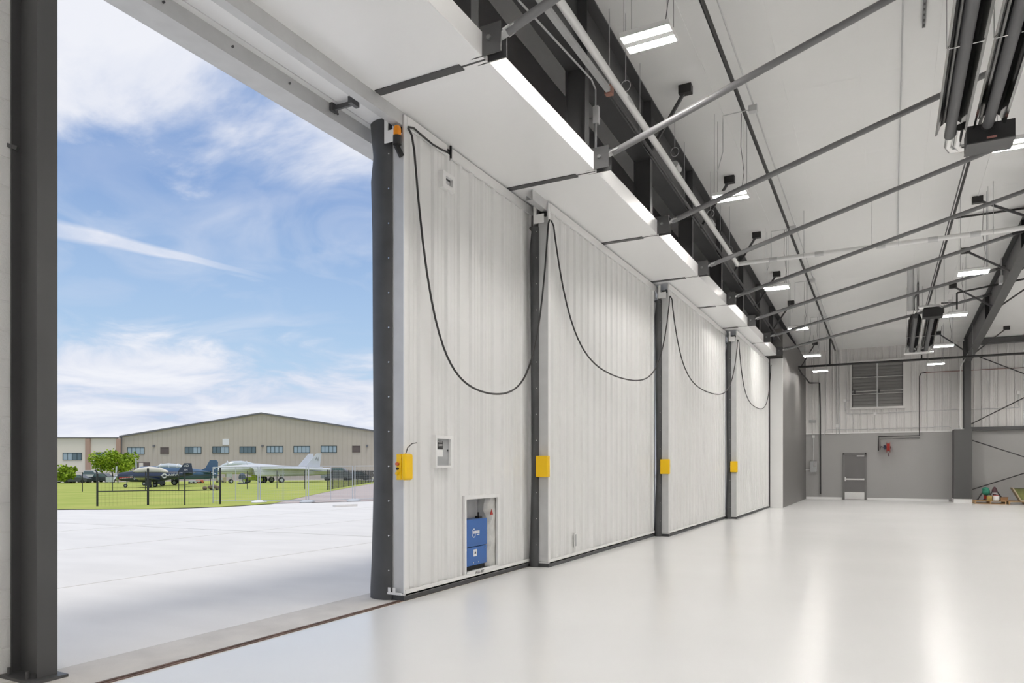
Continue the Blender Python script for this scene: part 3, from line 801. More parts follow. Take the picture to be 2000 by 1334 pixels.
# ================================================================== PIPES AND CONDUITS
def pipe(name, pts, r, m, label, cat='pipe', group=None, n=10, kind=None):
    return MB().path(pts, r, n).build(name, m, None, smooth=True, label=label, cat=cat, group=group)
xw = -3.45
wa, wb_ = PX(1440, 516, xw), PX(1097.8, 9, xw)
dr = (wb_ - wa) / (wb_.y - wa.y)
wn_ = wa + dr * (-4 - wa.y)
sp = thing('sprinkler_main', 'white sprinkler main pipe running beside the girder and turning across the hangar', 'pipe', wa)
MB().tube(wn_, wa, .055, 14).build('pipe_run', M_trim, sp, smooth=True)
wc = PY(2000, 445, wa.y); dcr = (wc - wa) / (wc.x - wa.x)
wend = wa + dcr * (XR - .5 - wa.x)
MB().tube(wa, wend, .055, 14).build('pipe_run', M_trim, sp, smooth=True)
MB().ball(wa, .066, 12, 8).build('elbow', M_trim, sp, smooth=True)
cpl = None
for px_, py_ in ((1225, 196), (1322, 326), (1390, 436)):
    c = PX(px_, py_, xw); t = dr.normalized()
    MB().tube(c - t * .14, c + t * .14, .061, 14).build('coupling', M_galv, sp, smooth=True)
for px_ in (1510, 1600, 1720, 1822, 1905):
    t_ = (PY(px_, 500, wa.y).x - wa.x); c = wa + dcr * t_
    MB().tube(c - dcr.normalized() * .1, c + dcr.normalized() * .1, .061, 14).build('coupling', M_galv, sp, smooth=True)
hg = []
for px_, py_ in ((1222, 172), (1318, 300), (1388, 420), (1425, 490)): hg.append(PX(px_, py_, xw))
for px_ in (1570, 1703, 1755, 1940): hg.append(wa + dcr * (PY(px_, 500, wa.y).x - wa.x))
for c in hg:
    MB().tube((c.x, c.y, c.z + .10), (c.x, c.y, ceil_z(c.y) - .01), .007, 6).build('hanger_rod', M_galv, sp)
    ring = [(c.x + (.075 * math.cos(t) if c in hg[:4] else 0), c.y + (0 if c in hg[:4] else .075 * math.cos(t)), c.z + .03 + .085 * math.sin(t)) for t in (2 * math.pi * j / 12 for j in range(13))]
    MB().path(ring, .006, 5).build('hanger_ring', M_galv, sp)
c = PX(1404, 455, xw); t = dr.normalized()
for o_ in (-.13, 0, .13): MB().tube(c + t * (o_ - .035), c + t * (o_ + .035), .0575, 14).build('flow_label', M_dark, sp, smooth=True)
a, b = PC(1804, 52, .04), PC(1809, -60, .04)
us = thing('ceiling_channel', 'short perforated steel channel on the ceiling left of the long tube heater', 'channel', a)
MB().bar(a, b, .045, .04).build('channel', M_strut, us)
for k_ in range(10):
    p_ = a + (b - a) * ((k_ + .5) / 10)
    MB().box(p_.x - .012, p_.y - .03, p_.z - .023, p_.x + .012, p_.y + .03, p_.z - .019).build('slot', M_blk, us)
# dark branch pipes below the liner
def run(a, b, ext=-6.0):
    d_ = (b - a) / (b.y - a.y); return [a + d_ * (ext - a.y), b]
a, b = PX(1370, 0, -2.2), PX(1631, 684, -2.2)
pipe('sprinkler_branch', run(a, b), .033, M_blk, 'black sprinkler branch pipe running along the white ceiling to the far wall')
a, b = PX(1401, 0, -2.0), PX(1639, 690, -2.0)
cn = thing('ceiling_conduit', 'grey conduit with junction boxes along the ceiling beside the black branch pipe', 'conduit', a)
MB().path(run(a, b), .014, 8).build('conduit', M_galv, cn, smooth=True)
for px_, py_ in ((1471, 213), (1549, 446), (1587, 548), (1612, 618)):
    c = PX(px_, py_, -2.0)
    MB().box(c.x - .07, c.y - .06, c.z - .05, c.x + .07, c.y + .06, c.z + .05).build('junction_box', M_galv, cn)
    e = Vector((-2.5, c.y, c.z))
    MB().path([c, e, e + Vector((0, 0, -.12)), e + Vector((0, 0, -.62)), e + Vector((-.1, .02, -.95))], .008, 6).build('fixture_whip', M_galv, cn, smooth=True)
a, b = PC(1764, 0, .05), PC(1752, 470, .05)
pipe('ceiling_conduit', [a + (a - b) * .8, a, b], .012, M_galv, 'thin grey conduit on the ceiling left of the tube heaters', 'conduit', n=8)
# girder conduits
a, b = PX(1012, 0, gx + .17), PX(1155, 155, gx + .17)
cg = thing('girder_conduit', 'thin conduit along the girder edge dropping to a junction box on the hanger post', 'conduit', b)
b2 = PX(1163, 175, gx + .17)
MB().path([a, b, b2, (b2.x, b2.y, b2.z - .25)], .013, 8).build('conduit', M_galv, cg, smooth=True)
MB().box(b2.x - .03, b2.y - .03, b2.z - .50, b2.x + .05, b2.y + .05, b2.z - .25).build('junction_box', M_galv, cg)
MB().tube((b2.x, b2.y, b2.z - .5), (b2.x, b2.y, ZS + .3), .022, 8).build('drop_conduit', M_strut, cg, smooth=True)
MB().tube((b2.x - .02, b2.y, b2.z - .42), PX(1105, 230, -4.8), .009, 6).build('side_conduit', M_galv, cg)
a, b = PX(1086, 40, gx + .28), PX(1190, 178, gx + .28)
b3 = PX(1548, 700, gx + .28)
gr_ = thing('cable_rail', 'galvanised cable rail with copper clamp along the girder web', 'rail', b)
MB().bar(a + (a - b) * .4, b, .07, .07).build('strut_channel', M_galv, gr_)
MB().tube(b, b3, .03, 10).build('rail_pipe', M_dark, gr_, smooth=True)
MB().box(b.x - .06, b.y - .05, b.z - .05, b.x + .05, b.y + .06, b.z + .07).build('clamp', mat('copper', (.50, .26, .20), rough=.4, metal=.5), gr_)
MB().tube((b.x, b.y, b.z + .05), (b.x, b.y, ceil_z(b.y)), .007, 6).build('hanger_rod', M_galv, gr_)
for px_, py_ in ((1250, 262), (1337, 385), (1407, 490)):
    c = PX(px_, py_, gx + .28); MB().tube((c.x, c.y, c.z), (c.x, c.y, ceil_z(c.y)), .006, 6).build('hanger_rod', M_galv, gr_)

# ================================================================== LED HIGH-BAY LIGHTS
def make_light():
    o = thing('high_bay_light', 'x', 'light', (0, 0, 0), 'x')
    MB().box(-.31, -.20, 0, .31, .20, .035).build('housing', M_trim, o, local=True)
    MB().box(-.18, -.06, .035, .18, .06, .085).build('driver_box', M_galv, o, local=True)
    MB().box(-.31, -.20, -.028, .31, -.19, 0).box(-.31, .19, -.028, .31, .20, 0).box(-.31, -.19, -.028, -.30, .19, 0).box(.30, -.19, -.028, .31, .19, 0).box(-.30, -.05, -.028, .30, .05, 0).build('skirt', M_trim, o, local=True)
    l1 = MB().box(-.299, .051, -.012, .299, .189, -.001).build('lens', M_lens, o, local=True)
    l2 = MB().box(-.299, -.189, -.012, .299, -.051, -.001).build('lens', M_lens, o, local=True)
    for sx in (-.27, .27):
        for sy in (-.15, .15):
            w_ = MB().tube((0, 0, 0), (0, 0, 1), .0035, 5).build('suspension_wire', M_strut, o, local=True)
            w_.location = (sx, sy, .03)
    MB().path([(.2, 0, .08), (.24, .02, .4), (.18, .03, .9), (.2, .0, 1.5)], .006, 6).build('power_cord', M_strut, o, local=True)
    return o
LB = make_light()
rowsA = [PX(x_, y_, -2.6) for x_, y_ in ((1267, 73), (1427, 382), (1517, 561), (1559, 641), (1586, 694), (1602, 724))]
rowsB = [PX(x_, y_, 1.78) for x_, y_ in ((1987, 278), (1901, 531), (1865, 614.5), (1843, 675), (1827.5, 710))]
spots = [(p_, NTH[6 - k_] + ' LED light from the far wall in the row beside the girder', 'high bay lights beside the girder') for k_, p_ in enumerate(rowsA)]
spots += [(p_, NTH[5 - k_] + ' LED light from the far wall in the row beside the rafter', 'high bay lights beside the rafter') for k_, p_ in enumerate(rowsB)]
for k_, yv in enumerate((3.4, -1.7, -6.6)): spots.append((Vector((-2.6, yv, ceil_z(yv) - 1.56)), NTH[7 + k_] + ' LED light from the far wall in the row beside the girder', spots[0][2]))
for k_, yv in enumerate((8.3, 3.55, -1.9, -6.8)): spots.append((Vector((1.78, yv, ceil_z(yv) - 1.6)), NTH[6 + k_] + ' LED light from the far wall in the row beside the rafter', spots[6][2]))
for xv in (6.2, 10.6):
    for j in range(9):
        yv = 34.2 - 5.1 * j
        spots.append((Vector((xv, yv, ceil_z(yv) - 1.6)), NTH[j + 1] + ' LED light from the far wall in the ' + ('near' if xv < 8 else 'outer') + ' row beyond the rafter', 'high bay lights beyond the rafter'))
for i, (p_, lab, grp) in enumerate(spots):
    o = LB if i == 0 else dup(LB, loc=p_)
    o.location = p_; o['label'] = lab; o['group'] = grp
    if i >= len(rowsA) + len(rowsB): o.name = 'high_bay_light_offscreen'
    for ch in o.children:
        if i >= len(rowsA) + len(rowsB) and ch.name.startswith('lens'): ch.name = 'lens_offscreen'
        if ch.name.startswith('suspension_wire'): ch.scale.z = ceil_z(p_.y + ch.location.y) - p_.z - .03

# ================================================================== TUBE HEATERS
def heater(ya, yb, za, zb, x0, label, burner_end):
    o = thing('tube_heater', label, 'heater', (x0 + .42, yb, zb))
    def at(x_, t, dz): return Vector((x_, ya + (yb - ya) * t, za + (zb - za) * t + dz))
    for k_ in range(2):
        xs_ = x0 + k_ * .46
        prof = [(0, 0), (.03, .015), (.07, .13), (.12, .17), (.27, .17), (.32, .13), (.36, .015), (.39, 0)]
        m_ = MB()
        ring0 = [at(xs_ + a_, 0, b_) for a_, b_ in prof] + [at(xs_ + a_, 0, b_ + .006) for a_, b_ in reversed(prof)]
        ring1 = [at(xs_ + a_, 1, b_) for a_, b_ in prof] + [at(xs_ + a_, 1, b_ + .006) for a_, b_ in reversed(prof)]
        m_.rings([ring0, ring1]).build('reflector', M_reflect, o)
        tb = at(xs_ + .195, -.02, .075), at(xs_ + .195, 1.02 if yb > ya else 1.02, .075)
        MB().tube(*tb, .07, 14).build('radiant_tube', M_tube, o, smooth=True)
        n_ = max(2, int(abs(yb - ya) / 2.2))
        for j in range(1, n_):
            t = j / n_
            c_ = at(xs_ + .195, t, .075)
            MB().path([at(xs_ + .02, t, .0), at(xs_ + .13, t, .0), c_ + Vector((-.06, 0, .0)), c_ + Vector((0, 0, -.065)), c_ + Vector((.06, 0, 0)), at(xs_ + .26, t, .0), at(xs_ + .37, t, .0)], .006, 5).build('tube_bracket', M_silver, o)
            for q_ in (.0, .39):
                p_ = at(xs_ + q_, t, .01)
                MB().tube(p_, (p_.x, p_.y, ceil_z(p_.y)), .004, 5).build('hanger_chain', M_strut, o)
    return o, at
# near heater: hangs out of the top of the frame, burner at its far end
pE = PX(1826, 267, .62)
h1, at1 = heater(pE.y - 11.5, pE.y, pE.z + .36, pE.z, .62, 'long twin-reflector tube heater with a black burner box and silver elbows', 1)
e = at1(.62, 1, 0)
MB().box(1.02, e.y + .10, e.z - .16, 1.60, e.y + .52, e.z + .10).build('burner_box', M_blank, h1, bevel=.01)
MB().box(1.02, e.y + .09, e.z - .17, 1.60, e.y + .54, e.z - .155).build('burner_cover', M_dark, h1)
c = Vector((1.275, e.y + .09, e.z + .06))
MB().tube(c, c + Vector((0, .03, 0)), .085, 16).build('flange', M_blk, h1, smooth=True)
MB().box(1.26, e.y + .085, e.z - .13, 1.38, e.y + .09, e.z - .10).build('rating_label', mat('faded_label', (.38, .17, .15), rough=.6), h1)
for dx in (.195, .31):
    pts = [(.62 + dx, e.y + .0, e.z + .07), (.62 + dx, e.y + .55, e.z + .05), (.62 + dx + .04, e.y + .68, e.z + .03), (.62 + dx + .2, e.y + .72, e.z + .03)]
    MB().path(pts, .052, 12).build('exhaust_elbow', M_silver, h1, smooth=True)
MB().tube((.56, e.y - 6.0, e.z + .3), (.56, e.y - 3.2, e.z + .22), .05, 10).build('intake_duct', M_silver, h1, smooth=True)
# far heater
pA, pB = PX(1774, 625, .60), PX(1768, 689, .60)
h2, at2 = heater(pA.y, pB.y, pA.z, pB.z, .60, 'short twin-reflector tube heater with a U-bend hanging near the far wall', 0)
e = at2(.6, 1, 0); s_ = at2(.6, 0, 0)
MB().box(.56, e.y, e.z - .03, 1.50, e.y + .35, e.z + .0).box(.56, e.y + .2, e.z, 1.5, e.y + .22, e.z + .2).build('end_shield', M_trim, h2)
bend = [(.795 + .23 - .23 * math.cos(t), e.y + .05 + .23 * math.sin(t), e.z + .075) for t in (math.pi * j / 10 for j in range(11))]
MB().path(bend, .06, 12).build('u_bend', M_tube, h2, smooth=True)
MB().box(.98, s_.y - .52, s_.z - .05, 1.52, s_.y - .12, s_.z + .20).build('burner_box', M_blank, h2)
MB().path([(.78, s_.y - .1, s_.z + .20), (.84, s_.y - .3, s_.z + .30), (1.4, s_.y - .3, s_.z + .30), (1.5, s_.y - .25, s_.z + .24)], .062, 12).build('intake_elbow', M_silver, h2, smooth=True)
for px_ in (1778, 1789):
    c = PY(px_, 600, s_.y - .3)
    MB().tube((c.x, c.y, s_.z + .22), (c.x, c.y, ceil_z(c.y) - .02), .085, 14).build('flue_pipe', M_silver if px_ == 1789 else M_galv, h2, smooth=True)
# gas lines between the heaters, flue rack
a, b = PC(1892, 318, .42), PC(1812, 598, .42)
pipe('gas_line', [a + (a - b) * .6, a, b], .028, M_blk, 'black gas pipe running below the ceiling between the two tube heaters')
a, b = PC(1884, 322, .42), PC(1808, 598, .42)
pipe('gas_line', [a + (a - b) * .6, a, b], .014, M_dark, 'thin dark control line beside the black gas pipe')
c = PY(1852, 545, 20); 
a, b = PY(1857, 427, wa.y + 2), PY(2000, 407, wa.y + 2)
pipe('sprinkler_cross_pipe', [a, b + (b - a) * .5], .026, M_blk, 'black cross pipe above the white main running to the rafter')
a, b = PY(1869, 572, 27), PY(2000, 545, 27)
tp = thing('sprinkler_cross_pipe', 'black cross pipe with a dropper over the short tube heater', 'pipe', a)
MB().path([a, b + (b - a) * .5], .03, 10).build('pipe_run', M_blk, tp, smooth=True)
MB().tube(a, PY(1869, 604, 27), .026, 10).build('dropper', M_blk, tp, smooth=True)
MB().tube(PY(1838, 592, 27), PY(1868, 591, 27), .02, 8).build('branch', M_blk, tp, smooth=True)
MB().box(*(PY(1852, 592, 27.05)), *(PY(1858, 585, 26.95))).build('valve', M_galv, tp)
# far sprinkler line below the louvre head
a, b = PY(1559, 717, 34.3), PY(2000, 690, 34.3)
fp_ = thing('sprinkler_far_line', 'black sprinkler line crossing in front of the louvre near the far wall', 'pipe', a)
MB().path([a, b + (b - a) * 1.2], .047, 12).build('pipe_run', M_blk, fp_, smooth=True)
for px_, y0_, y1_ in ((1621, 658, 714), (1800, 693, 704)):
    MB().tube(PY(px_, y1_, 34.3), PY(px_, y0_, 34.3), .03, 10).build('riser', M_blk, fp_, smooth=True)
for px_ in (1582, 1645, 1778, 1900):
    p_ = PY(px_, 717 - (px_ - 1559) * .0612, 34.3)
    MB().tube(p_, (p_.x, p_.y, ceil_z(p_.y)), .008, 5).build('hanger_rod', M_galv, fp_)
# conduit with box on the rafter, conduit down the column
a, b = PX(1955, 470, RX - .15), PX(1957, 543, RX - .15)
rc = thing('rafter_conduit', 'grey conduit pair ending in a box on the rafter web', 'conduit', b)
for dy in (0, .12): MB().tube(a + Vector((0, dy, 0)), b + Vector((0, dy, 0)), .014, 6).build('conduit', M_galv, rc, smooth=True)
MB().box(b.x - .06, b.y - .1, b.z - .16, b.x + .02, b.y + .22, b.z + .06).build('box', M_galv, rc)
pipe('column_conduit', [PY(1954, 585, 31), PY(1889, 694, 36.9), PY(1876, 716, 36.9), PY(1875, 830, 36.9), PY(1878, 838, 36.9)], .022, M_trim, 'white conduit following the rafter edge and column down to the pilaster', 'conduit')

# ================================================================== FAR WALL FITTINGS
def fw(px, py, off=0.0): return PY(px, py, YF - off)
# personnel door
d0, d1 = fw(1646, 885), fw(1692.5, 978)
dx0, dx1, dz1 = d0.x, d1.x, d0.z
dr_ = struct('door_1', ((dx0 + dx1) / 2, YF - .05, 0))
MB().box(dx0, YF - .07, 0, dx0 + .075, YF, dz1).box(dx1 - .075, YF - .07, 0, dx1, YF, dz1).box(dx0, YF - .07, dz1 - .085, dx1, YF, dz1).build('door_frame', M_frame, dr_)
dl_ = MB().box(dx0 + .075, YF - .045, .012, dx1 - .075, YF - .005, dz1 - .085).build('door_leaf', M_door, dr_)
MB().box(dx0 + .09, YF - .05, .02, dx1 - .09, YF - .046, .37).build('kick_plate', M_silver, dl_)
pz = fw(1668, 936).z
MB().box(dx0 + .15, YF - .12, pz - .035, dx1 - .10, YF - .075, pz + .035).box(dx0 + .09, YF - .11, pz - .1, dx0 + .15, YF - .046, pz + .1).box(dx1 - .13, YF - .11, pz - .04, dx1 - .09, YF - .046, pz + .04).build('push_bar', M_silver, dl_)
MB().box(dx1 - .42, YF - .11, dz1 - .17, dx1 - .1, YF - .046, dz1 - .11).build('door_closer', M_galv, dl_)
# louvre: frame, mullion, slats
lv = struct('window_1', (lx0, YF - .1, lz0))
MB().box(lx0 - .1, YF - .13, lz0, lx0, YF, lz1).box(lx1, YF - .13, lz0, lx1 + .1, YF, lz1).box(lx0 - .1, YF - .13, lz1, lx1 + .1, YF, lz1 + .16).box(lx0 - .1, YF - .13, lz0 - .1, lx1 + .1, YF, lz0).build('louvre_frame', M_wallp, lv)
MB().box(lx0, YF - .135, lz0, lx0 + .03, YF - .05, lz1).box(lx1 - .03, YF - .135, lz0, lx1, YF - .05, lz1).build('jamb_strip', M_blk, lv)
MB().box(lx0, YF - .062, lz0, lx1, YF - .0, lz1).build('back_plate', M_slat, lv)
xm = (lx0 + lx1) / 2
MB().box(xm - .03, YF - .14, lz0, xm + .03, YF - .06, lz1).build('mullion', M_galv, lv)
hs = (lz1 - lz0) / 14; s0 = None
for half, (xa_, xb_) in enumerate(((lx0 + .03, xm - .03), (xm + .03, lx1 - .03))):
    s0 = None
    for k_ in range(14):
        if s0 is None: s0 = MB().rings([[(x_, YF - .066, lz0 + hs * .95), (x_, YF - .125, lz0 + hs * .1), (x_, YF - .13, lz0 + hs * .0), (x_, YF - .115, lz0 + hs * .02), (x_, YF - .064, lz0 + hs * .85)] for x_ in (xa_, xb_)]).build('slat', M_slat, lv)
        else: piece(s0, lv, (0, 0, hs * k_))
for zz in (.30, .36, .68): MB().box(lx0, YF - .155, lz0 + (lz1 - lz0) * zz - .012, lx1, YF - .13, lz0 + (lz1 - lz0) * zz + .012).build('tie_bar', M_silver, lv)
for px_, py_ in ((1669, 766), (1717, 764)):
    c = fw(px_, py_); MB().box(c.x - .05, YF - .2, c.z - .1, c.x + .05, YF - .13, c.z + .08).build('actuator', M_dark, lv)
# grey conduits
def conduit(pts, label, r=.016, m=M_galv, off=.055, boxes=()):
    o = thing('wall_conduit', label, 'conduit', fw(*pts[0], off))
    MB().path([fw(x_, y_, off) for x_, y_ in pts], r, 8).build('conduit', m, o, smooth=True)
    for x_, y_ in boxes:
        c = fw(x_, y_, off); MB().box(c.x - .06, c.y - .02, c.z - .07, c.x + .06, c.y + .05, c.z + .07).build('junction_box', M_trim, o)
    return o
conduit([(1664, 782), (1652, 783), (1650, 790), (1651, 803), (1655, 808.5), (1710, 807), (1868, 800), (1990, 796)], 'grey conduit looping below the louvre and on past the column', boxes=((1650, 782.5), (1709, 808)))
conduit([(1611, 850), (1611, 842), (1618, 838.5), (1700, 838), (1853, 833), (1858, 836)], 'grey conduit just above the top of the grey wainscot')
conduit([(1634, 692), (1634.5, 832), (1634, 848)], 'left conduit of the grey pair dropping from the ceiling left of the louvre', .022, boxes=((1635, 832),))
conduit([(1639, 692), (1639.5, 832), (1640, 848)], 'right conduit of the grey pair dropping from the ceiling left of the louvre', .022)
conduit([(1588, 853), (1588.5, 900)], 'short conduit rising from the electrical box to the wainscot top', .014, boxes=((1588.5, 852.5),))
conduit([(1990, 765), (1989, 790), (1992, 796)], 'short conduit drop with round box on the panels right of the column', boxes=((1989, 767),))
def bpath(pts, label, r=.03, off=.07, m=M_blk):
    MB().path([fw(x_, y_, off) for x_, y_ in pts], r, 8).build('standpipe', m, None, smooth=True, label=label, cat='pipe')
a_ = Vector((-3.49, 34.3, fw(1567, 729).z))
MB().path([PY(1560, 720, 34.3), PY(1566, 730, 34.6), fw(1581, 748, .08), fw(1601, 748, .08), fw(1602, 800, .08), fw(1602.5, 965, .08)], .033, 8).build('standpipe', M_blk, None, smooth=True, label='black standpipe running down the far wall beside the electrical box', cat='pipe')
bpath([(1716, 880), (1716, 852.5), (1796, 850.5), (1796, 735), (1799, 729), (1808, 727.5)], 'dark pipe stepping across the wall above the red reel', .022)
bpath([(1719, 878), (1719, 858), (1796.5, 855)], 'thin dark pipe just below the stepped pipe above the red reel', .014, m=M_dark)
bpath([(1808, 727.5), (1900, 723), (2040, 716)], 'reddish brown pipe crossing the white panels toward the right', .015, m=mat('brown_red_pipe', (.25, .13, .11), rough=.5))
# electrical box, vent plate, reel
c0, c1 = fw(1582.5, 901), fw(1595.5, 920)
eb = thing('electrical_box', 'grey disconnect box on the grey wainscot beside the black standpipe', 'electrical box', ((c0.x + c1.x) / 2, YF - .1, c1.z))
MB().box(c0.x, YF - .14, c1.z, c1.x, YF, c0.z).build('body', M_label, eb, bevel=.01)
MB().box(c1.x - .14, YF - .17, c0.z - .28, c1.x - .05, YF - .138, c0.z - .06).build('switch_handle', M_silver, eb)
MB().box(c0.x + .02, YF - .16, c1.z - .06, c1.x - .02, YF, c1.z + .02).build('lower_tray', M_label, eb)
MB().path([(c0.x, YF - .07, c1.z + .08), (c0.x - .25, YF - .07, c1.z + .05), (-3.53, YF - .07, c1.z + .04)], .02, 8).build('side_conduit', M_galv, eb, smooth=True)
c0, c1 = fw(1580, 821.5), fw(1594, 825.5)
vg = thing('vent_grille', 'small grey vent grille on the white panels above the electrical box', 'vent', (c0.x, YF, c1.z))
for k_ in range(3):
    z_ = c1.z + (c0.z - c1.z) * k_ / 2.2
    MB().box(c0.x, YF - .06, z_, c1.x, YF - .012, z_ + .03).build('grille_bar', M_label, vg)
c0, c1 = fw(1730.5, 862), fw(1739.5, 886)
cx_, cz_ = (c0.x + c1.x) / 2, (c0.z + c1.z) / 2
rl = thing('hose_reel', 'red reel mounted on the grey wall to the right of the grey door', 'reel', (cx_, YF - .15, c1.z))
MB().rings([[(cx_ + dx_, YF - .30 + rr * math.cos(t), cz_ + rr * math.sin(t)) for t in (2 * math.pi * j / 20 for j in range(20))] for dx_, rr in ((-.08, .20), (-.06, .28), (-.05, .18), (.05, .18), (.06, .28), (.08, .20))]).build('drum', M_red, rl, smooth=True)
MB().box(cx_ - .11, YF - .33, cz_ - .05, cx_ - .085, YF, cz_ + .05).box(cx_ + .085, YF - .33, cz_ - .05, cx_ + .11, YF, cz_ + .05).build('arm', M_maroon, rl)
MB().tube((cx_ - .2, YF - .3, cz_), (cx_ - .1, YF - .3, cz_), .1, 12).build('hub', mat('dark_blue', (.04, .05, .10), rough=.4), rl, smooth=True)
MB().path([(cx_ + .02, YF - .32, cz_ - .28), (cx_ + .02, YF - .3, cz_ - .42)], .02, 6).build('hose_end', M_maroon, rl)
MB().path([(cx_ - .2, YF - .2, cz_), fw(1722, 872, .1), fw(1719, 874, .08)], .014, 6).build('feed_hose', M_blk, rl)

# ================================================================== PALLETS AND JACKS
pp = PZ(1902, 985, 0); pq = PZ(1966, 985, 0)
py0, py1 = 36.15, 37.35
pxa = PY(1904, 985, py0).x; pxb = PY(1966, 985, py0).x
pal = thing('pallet', 'wooden pallet carrying two jacks beside the charcoal pilaster', 'pallet', ((pxa + pxb) / 2, py0, 0))
for k_ in range(7):
    y_ = py0 + k_ * (py1 - py0 - .1) / 6
    MB().box(pxa, y_, .115, pxb, y_ + .1, .14).build('deck_board', M_wood, pal)
for k_ in range(3):
    x_ = pxa + k_ * (pxb - pxa - .05) / 2
    MB().box(x_, py0, .02, x_ + .05, py1, .115).build('stringer', M_wood, pal)
for k_ in range(3):
    y_ = py0 + k_ * (py1 - py0 - .1) / 2
    MB().box(pxa, y_, 0, pxb, y_ + .1, .02).build('bottom_board', M_wood, pal)
def jack(px_, label, topm, cylm, bag):
    c = PY(px_, 975, 36.7); zt = PY(px_, 953, 36.7).z
    o = thing('tripod_jack', label, 'jack', (c.x, 36.7, .14), 'aircraft jacks on the pallet')
    for k_, a_ in enumerate((-2.6, -.5, 1.57)):
        f = Vector((c.x + .36 * math.cos(a_), 36.7 + .30 * math.sin(a_), .15))
        MB().tube(f, (c.x + .07 * math.cos(a_), 36.7 + .05 * math.sin(a_), zt - .12), .026, 8).build('leg', M_blk, o, smooth=True)
        MB().tube(f, f + Vector((0, 0, .03)), .06, 8).build('foot_pad', M_blk, o)
    MB().tube((c.x, 36.7, .2), (c.x, 36.7, zt - .1), .06, 14).build('cylinder', cylm, o, smooth=True)
    if bag:
        MB().ball((c.x, 36.64, zt - .06), (.13, .13, .10), 14, 8).ball((c.x + .02, 36.64, zt - .17), (.15, .14, .15), 14, 8).build('canvas_cover', topm, o, smooth=True)
    else:
        MB().rings([[(c.x + r_ * math.cos(t), 36.7 + r_ * math.sin(t), z_) for t in (2 * math.pi * j / 12 for j in range(12))] for r_, z_ in ((.11, zt - .2), (.10, zt - .08), (.06, zt + .0), (.02, zt + .05))]).build('head', topm, o, smooth=True)
        MB().tube((c.x, 36.7, zt - .25), (c.x, 36.7, zt - .2), .12, 12).build('collar', M_galv, o, smooth=True)
jack(1924.5, 'tripod jack with a green canvas cover on the pallet', M_green, M_red, True)
jack(1942.5, 'tripod jack with a dark cone head and maroon cylinder on the pallet', M_maroon, M_maroon, False)
c = PY(1931, 978, 36.4)
def jar(px_, r_, h_, m, m2, name, label, cat):
    c_ = PY(px_, 978, 36.45); o = thing(name, label, cat, (c_.x, 36.45, .14))
    MB().rings([[(c_.x + q_ * math.cos(t), 36.45 + q_ * math.sin(t), z_) for t in (2 * math.pi * j / 14 for j in range(14))] for q_, z_ in ((r_ * .92, .14), (r_, .15), (r_, .14 + h_ * .9), (r_ * .9, .14 + h_))]).build('body', m, o, smooth=True)
    MB().tube((c_.x, 36.45, .14 + h_), (c_.x, 36.45, .16 + h_), r_ * .97, 14).build('lid', m2, o, smooth=True)
jar(1932.5, .1, .2, mat('mustard_tin', (.45, .33, .10), rough=.5), M_tanw, 'paint_tin', 'mustard coloured tin on the pallet between the jacks', 'tin')
jar(1945, .11, .22, M_wht, M_red, 'white_bucket', 'white bucket with red lid on the pallet under the dark jack', 'bucket')
c = PY(1958, 978, 36.7)
c = PY(1961, 978, 36.45)
bx = thing('carton', 'brown cardboard carton at the end of the pallet', 'box', (c.x, 36.45, .14))
MB().box(c.x - .12, 36.35, .14, c.x + .13, 36.55, .28).build('body', mat('cardboard', (.38, .22, .11), rough=.9), bx)
MB().face([(c.x - .12, 36.35, .28), (c.x + .13, 36.35, .28), (c.x + .14, 36.28, .31), (c.x - .13, 36.28, .31)]).build('flap', MATS['cardboard'], bx)
px0 = PY(1970, 985, 36.15).x
p2 = thing('pallet', 'wooden pallet under the tan crate further along the far wall', 'pallet', (px0 + .6, 36.15, 0))
for k_ in range(6): MB().box(px0, 36.15 + k_ * .2, .11, px0 + 1.3, 36.25 + k_ * .2, .135).build('deck_board', M_wood, p2)
for k_ in range(3): MB().box(px0 + k_ * .62, 36.15, 0, px0 + k_ * .62 + .06, 37.3, .11).build('stringer', M_wood, p2)
cr = thing('open_crate', 'tan slope-sided crate filled with olive fabric on the second pallet', 'crate', (px0 + .8, 36.6, .135))
t0 = PY(1977, 953, 36.3); xa_, za_ = t0.x, t0.z
MB().rings([[(xa_, 36.3, za_), (xa_ + .05, 36.3, za_), (xa_ + .36, 36.3, .135), (xa_ + .30, 36.3, .135)], [(xa_, 37.0, za_), (xa_ + .05, 37.0, za_), (xa_ + .36, 37.0, .135), (xa_ + .30, 37.0, .135)]]).build('sloped_side', M_tanw, cr)
MB().box(xa_ + .05, 36.3, za_ - .03, xa_ + 1.4, 36.34, za_).build('top_rail', M_dark, cr)
MB().prism([(xa_ + .06, 36.36, za_ - .03), (xa_ + 1.4, 36.36, za_ - .03), (xa_ + 1.4, 36.36, .2), (xa_ + .33, 36.36, .2)], (0, .55, 0)).build('filling', M_olive, cr)
MB().box(xa_ + .33, 36.30, .135, xa_ + 1.4, 36.34, .20).build('bottom_rail', M_tanw, cr)

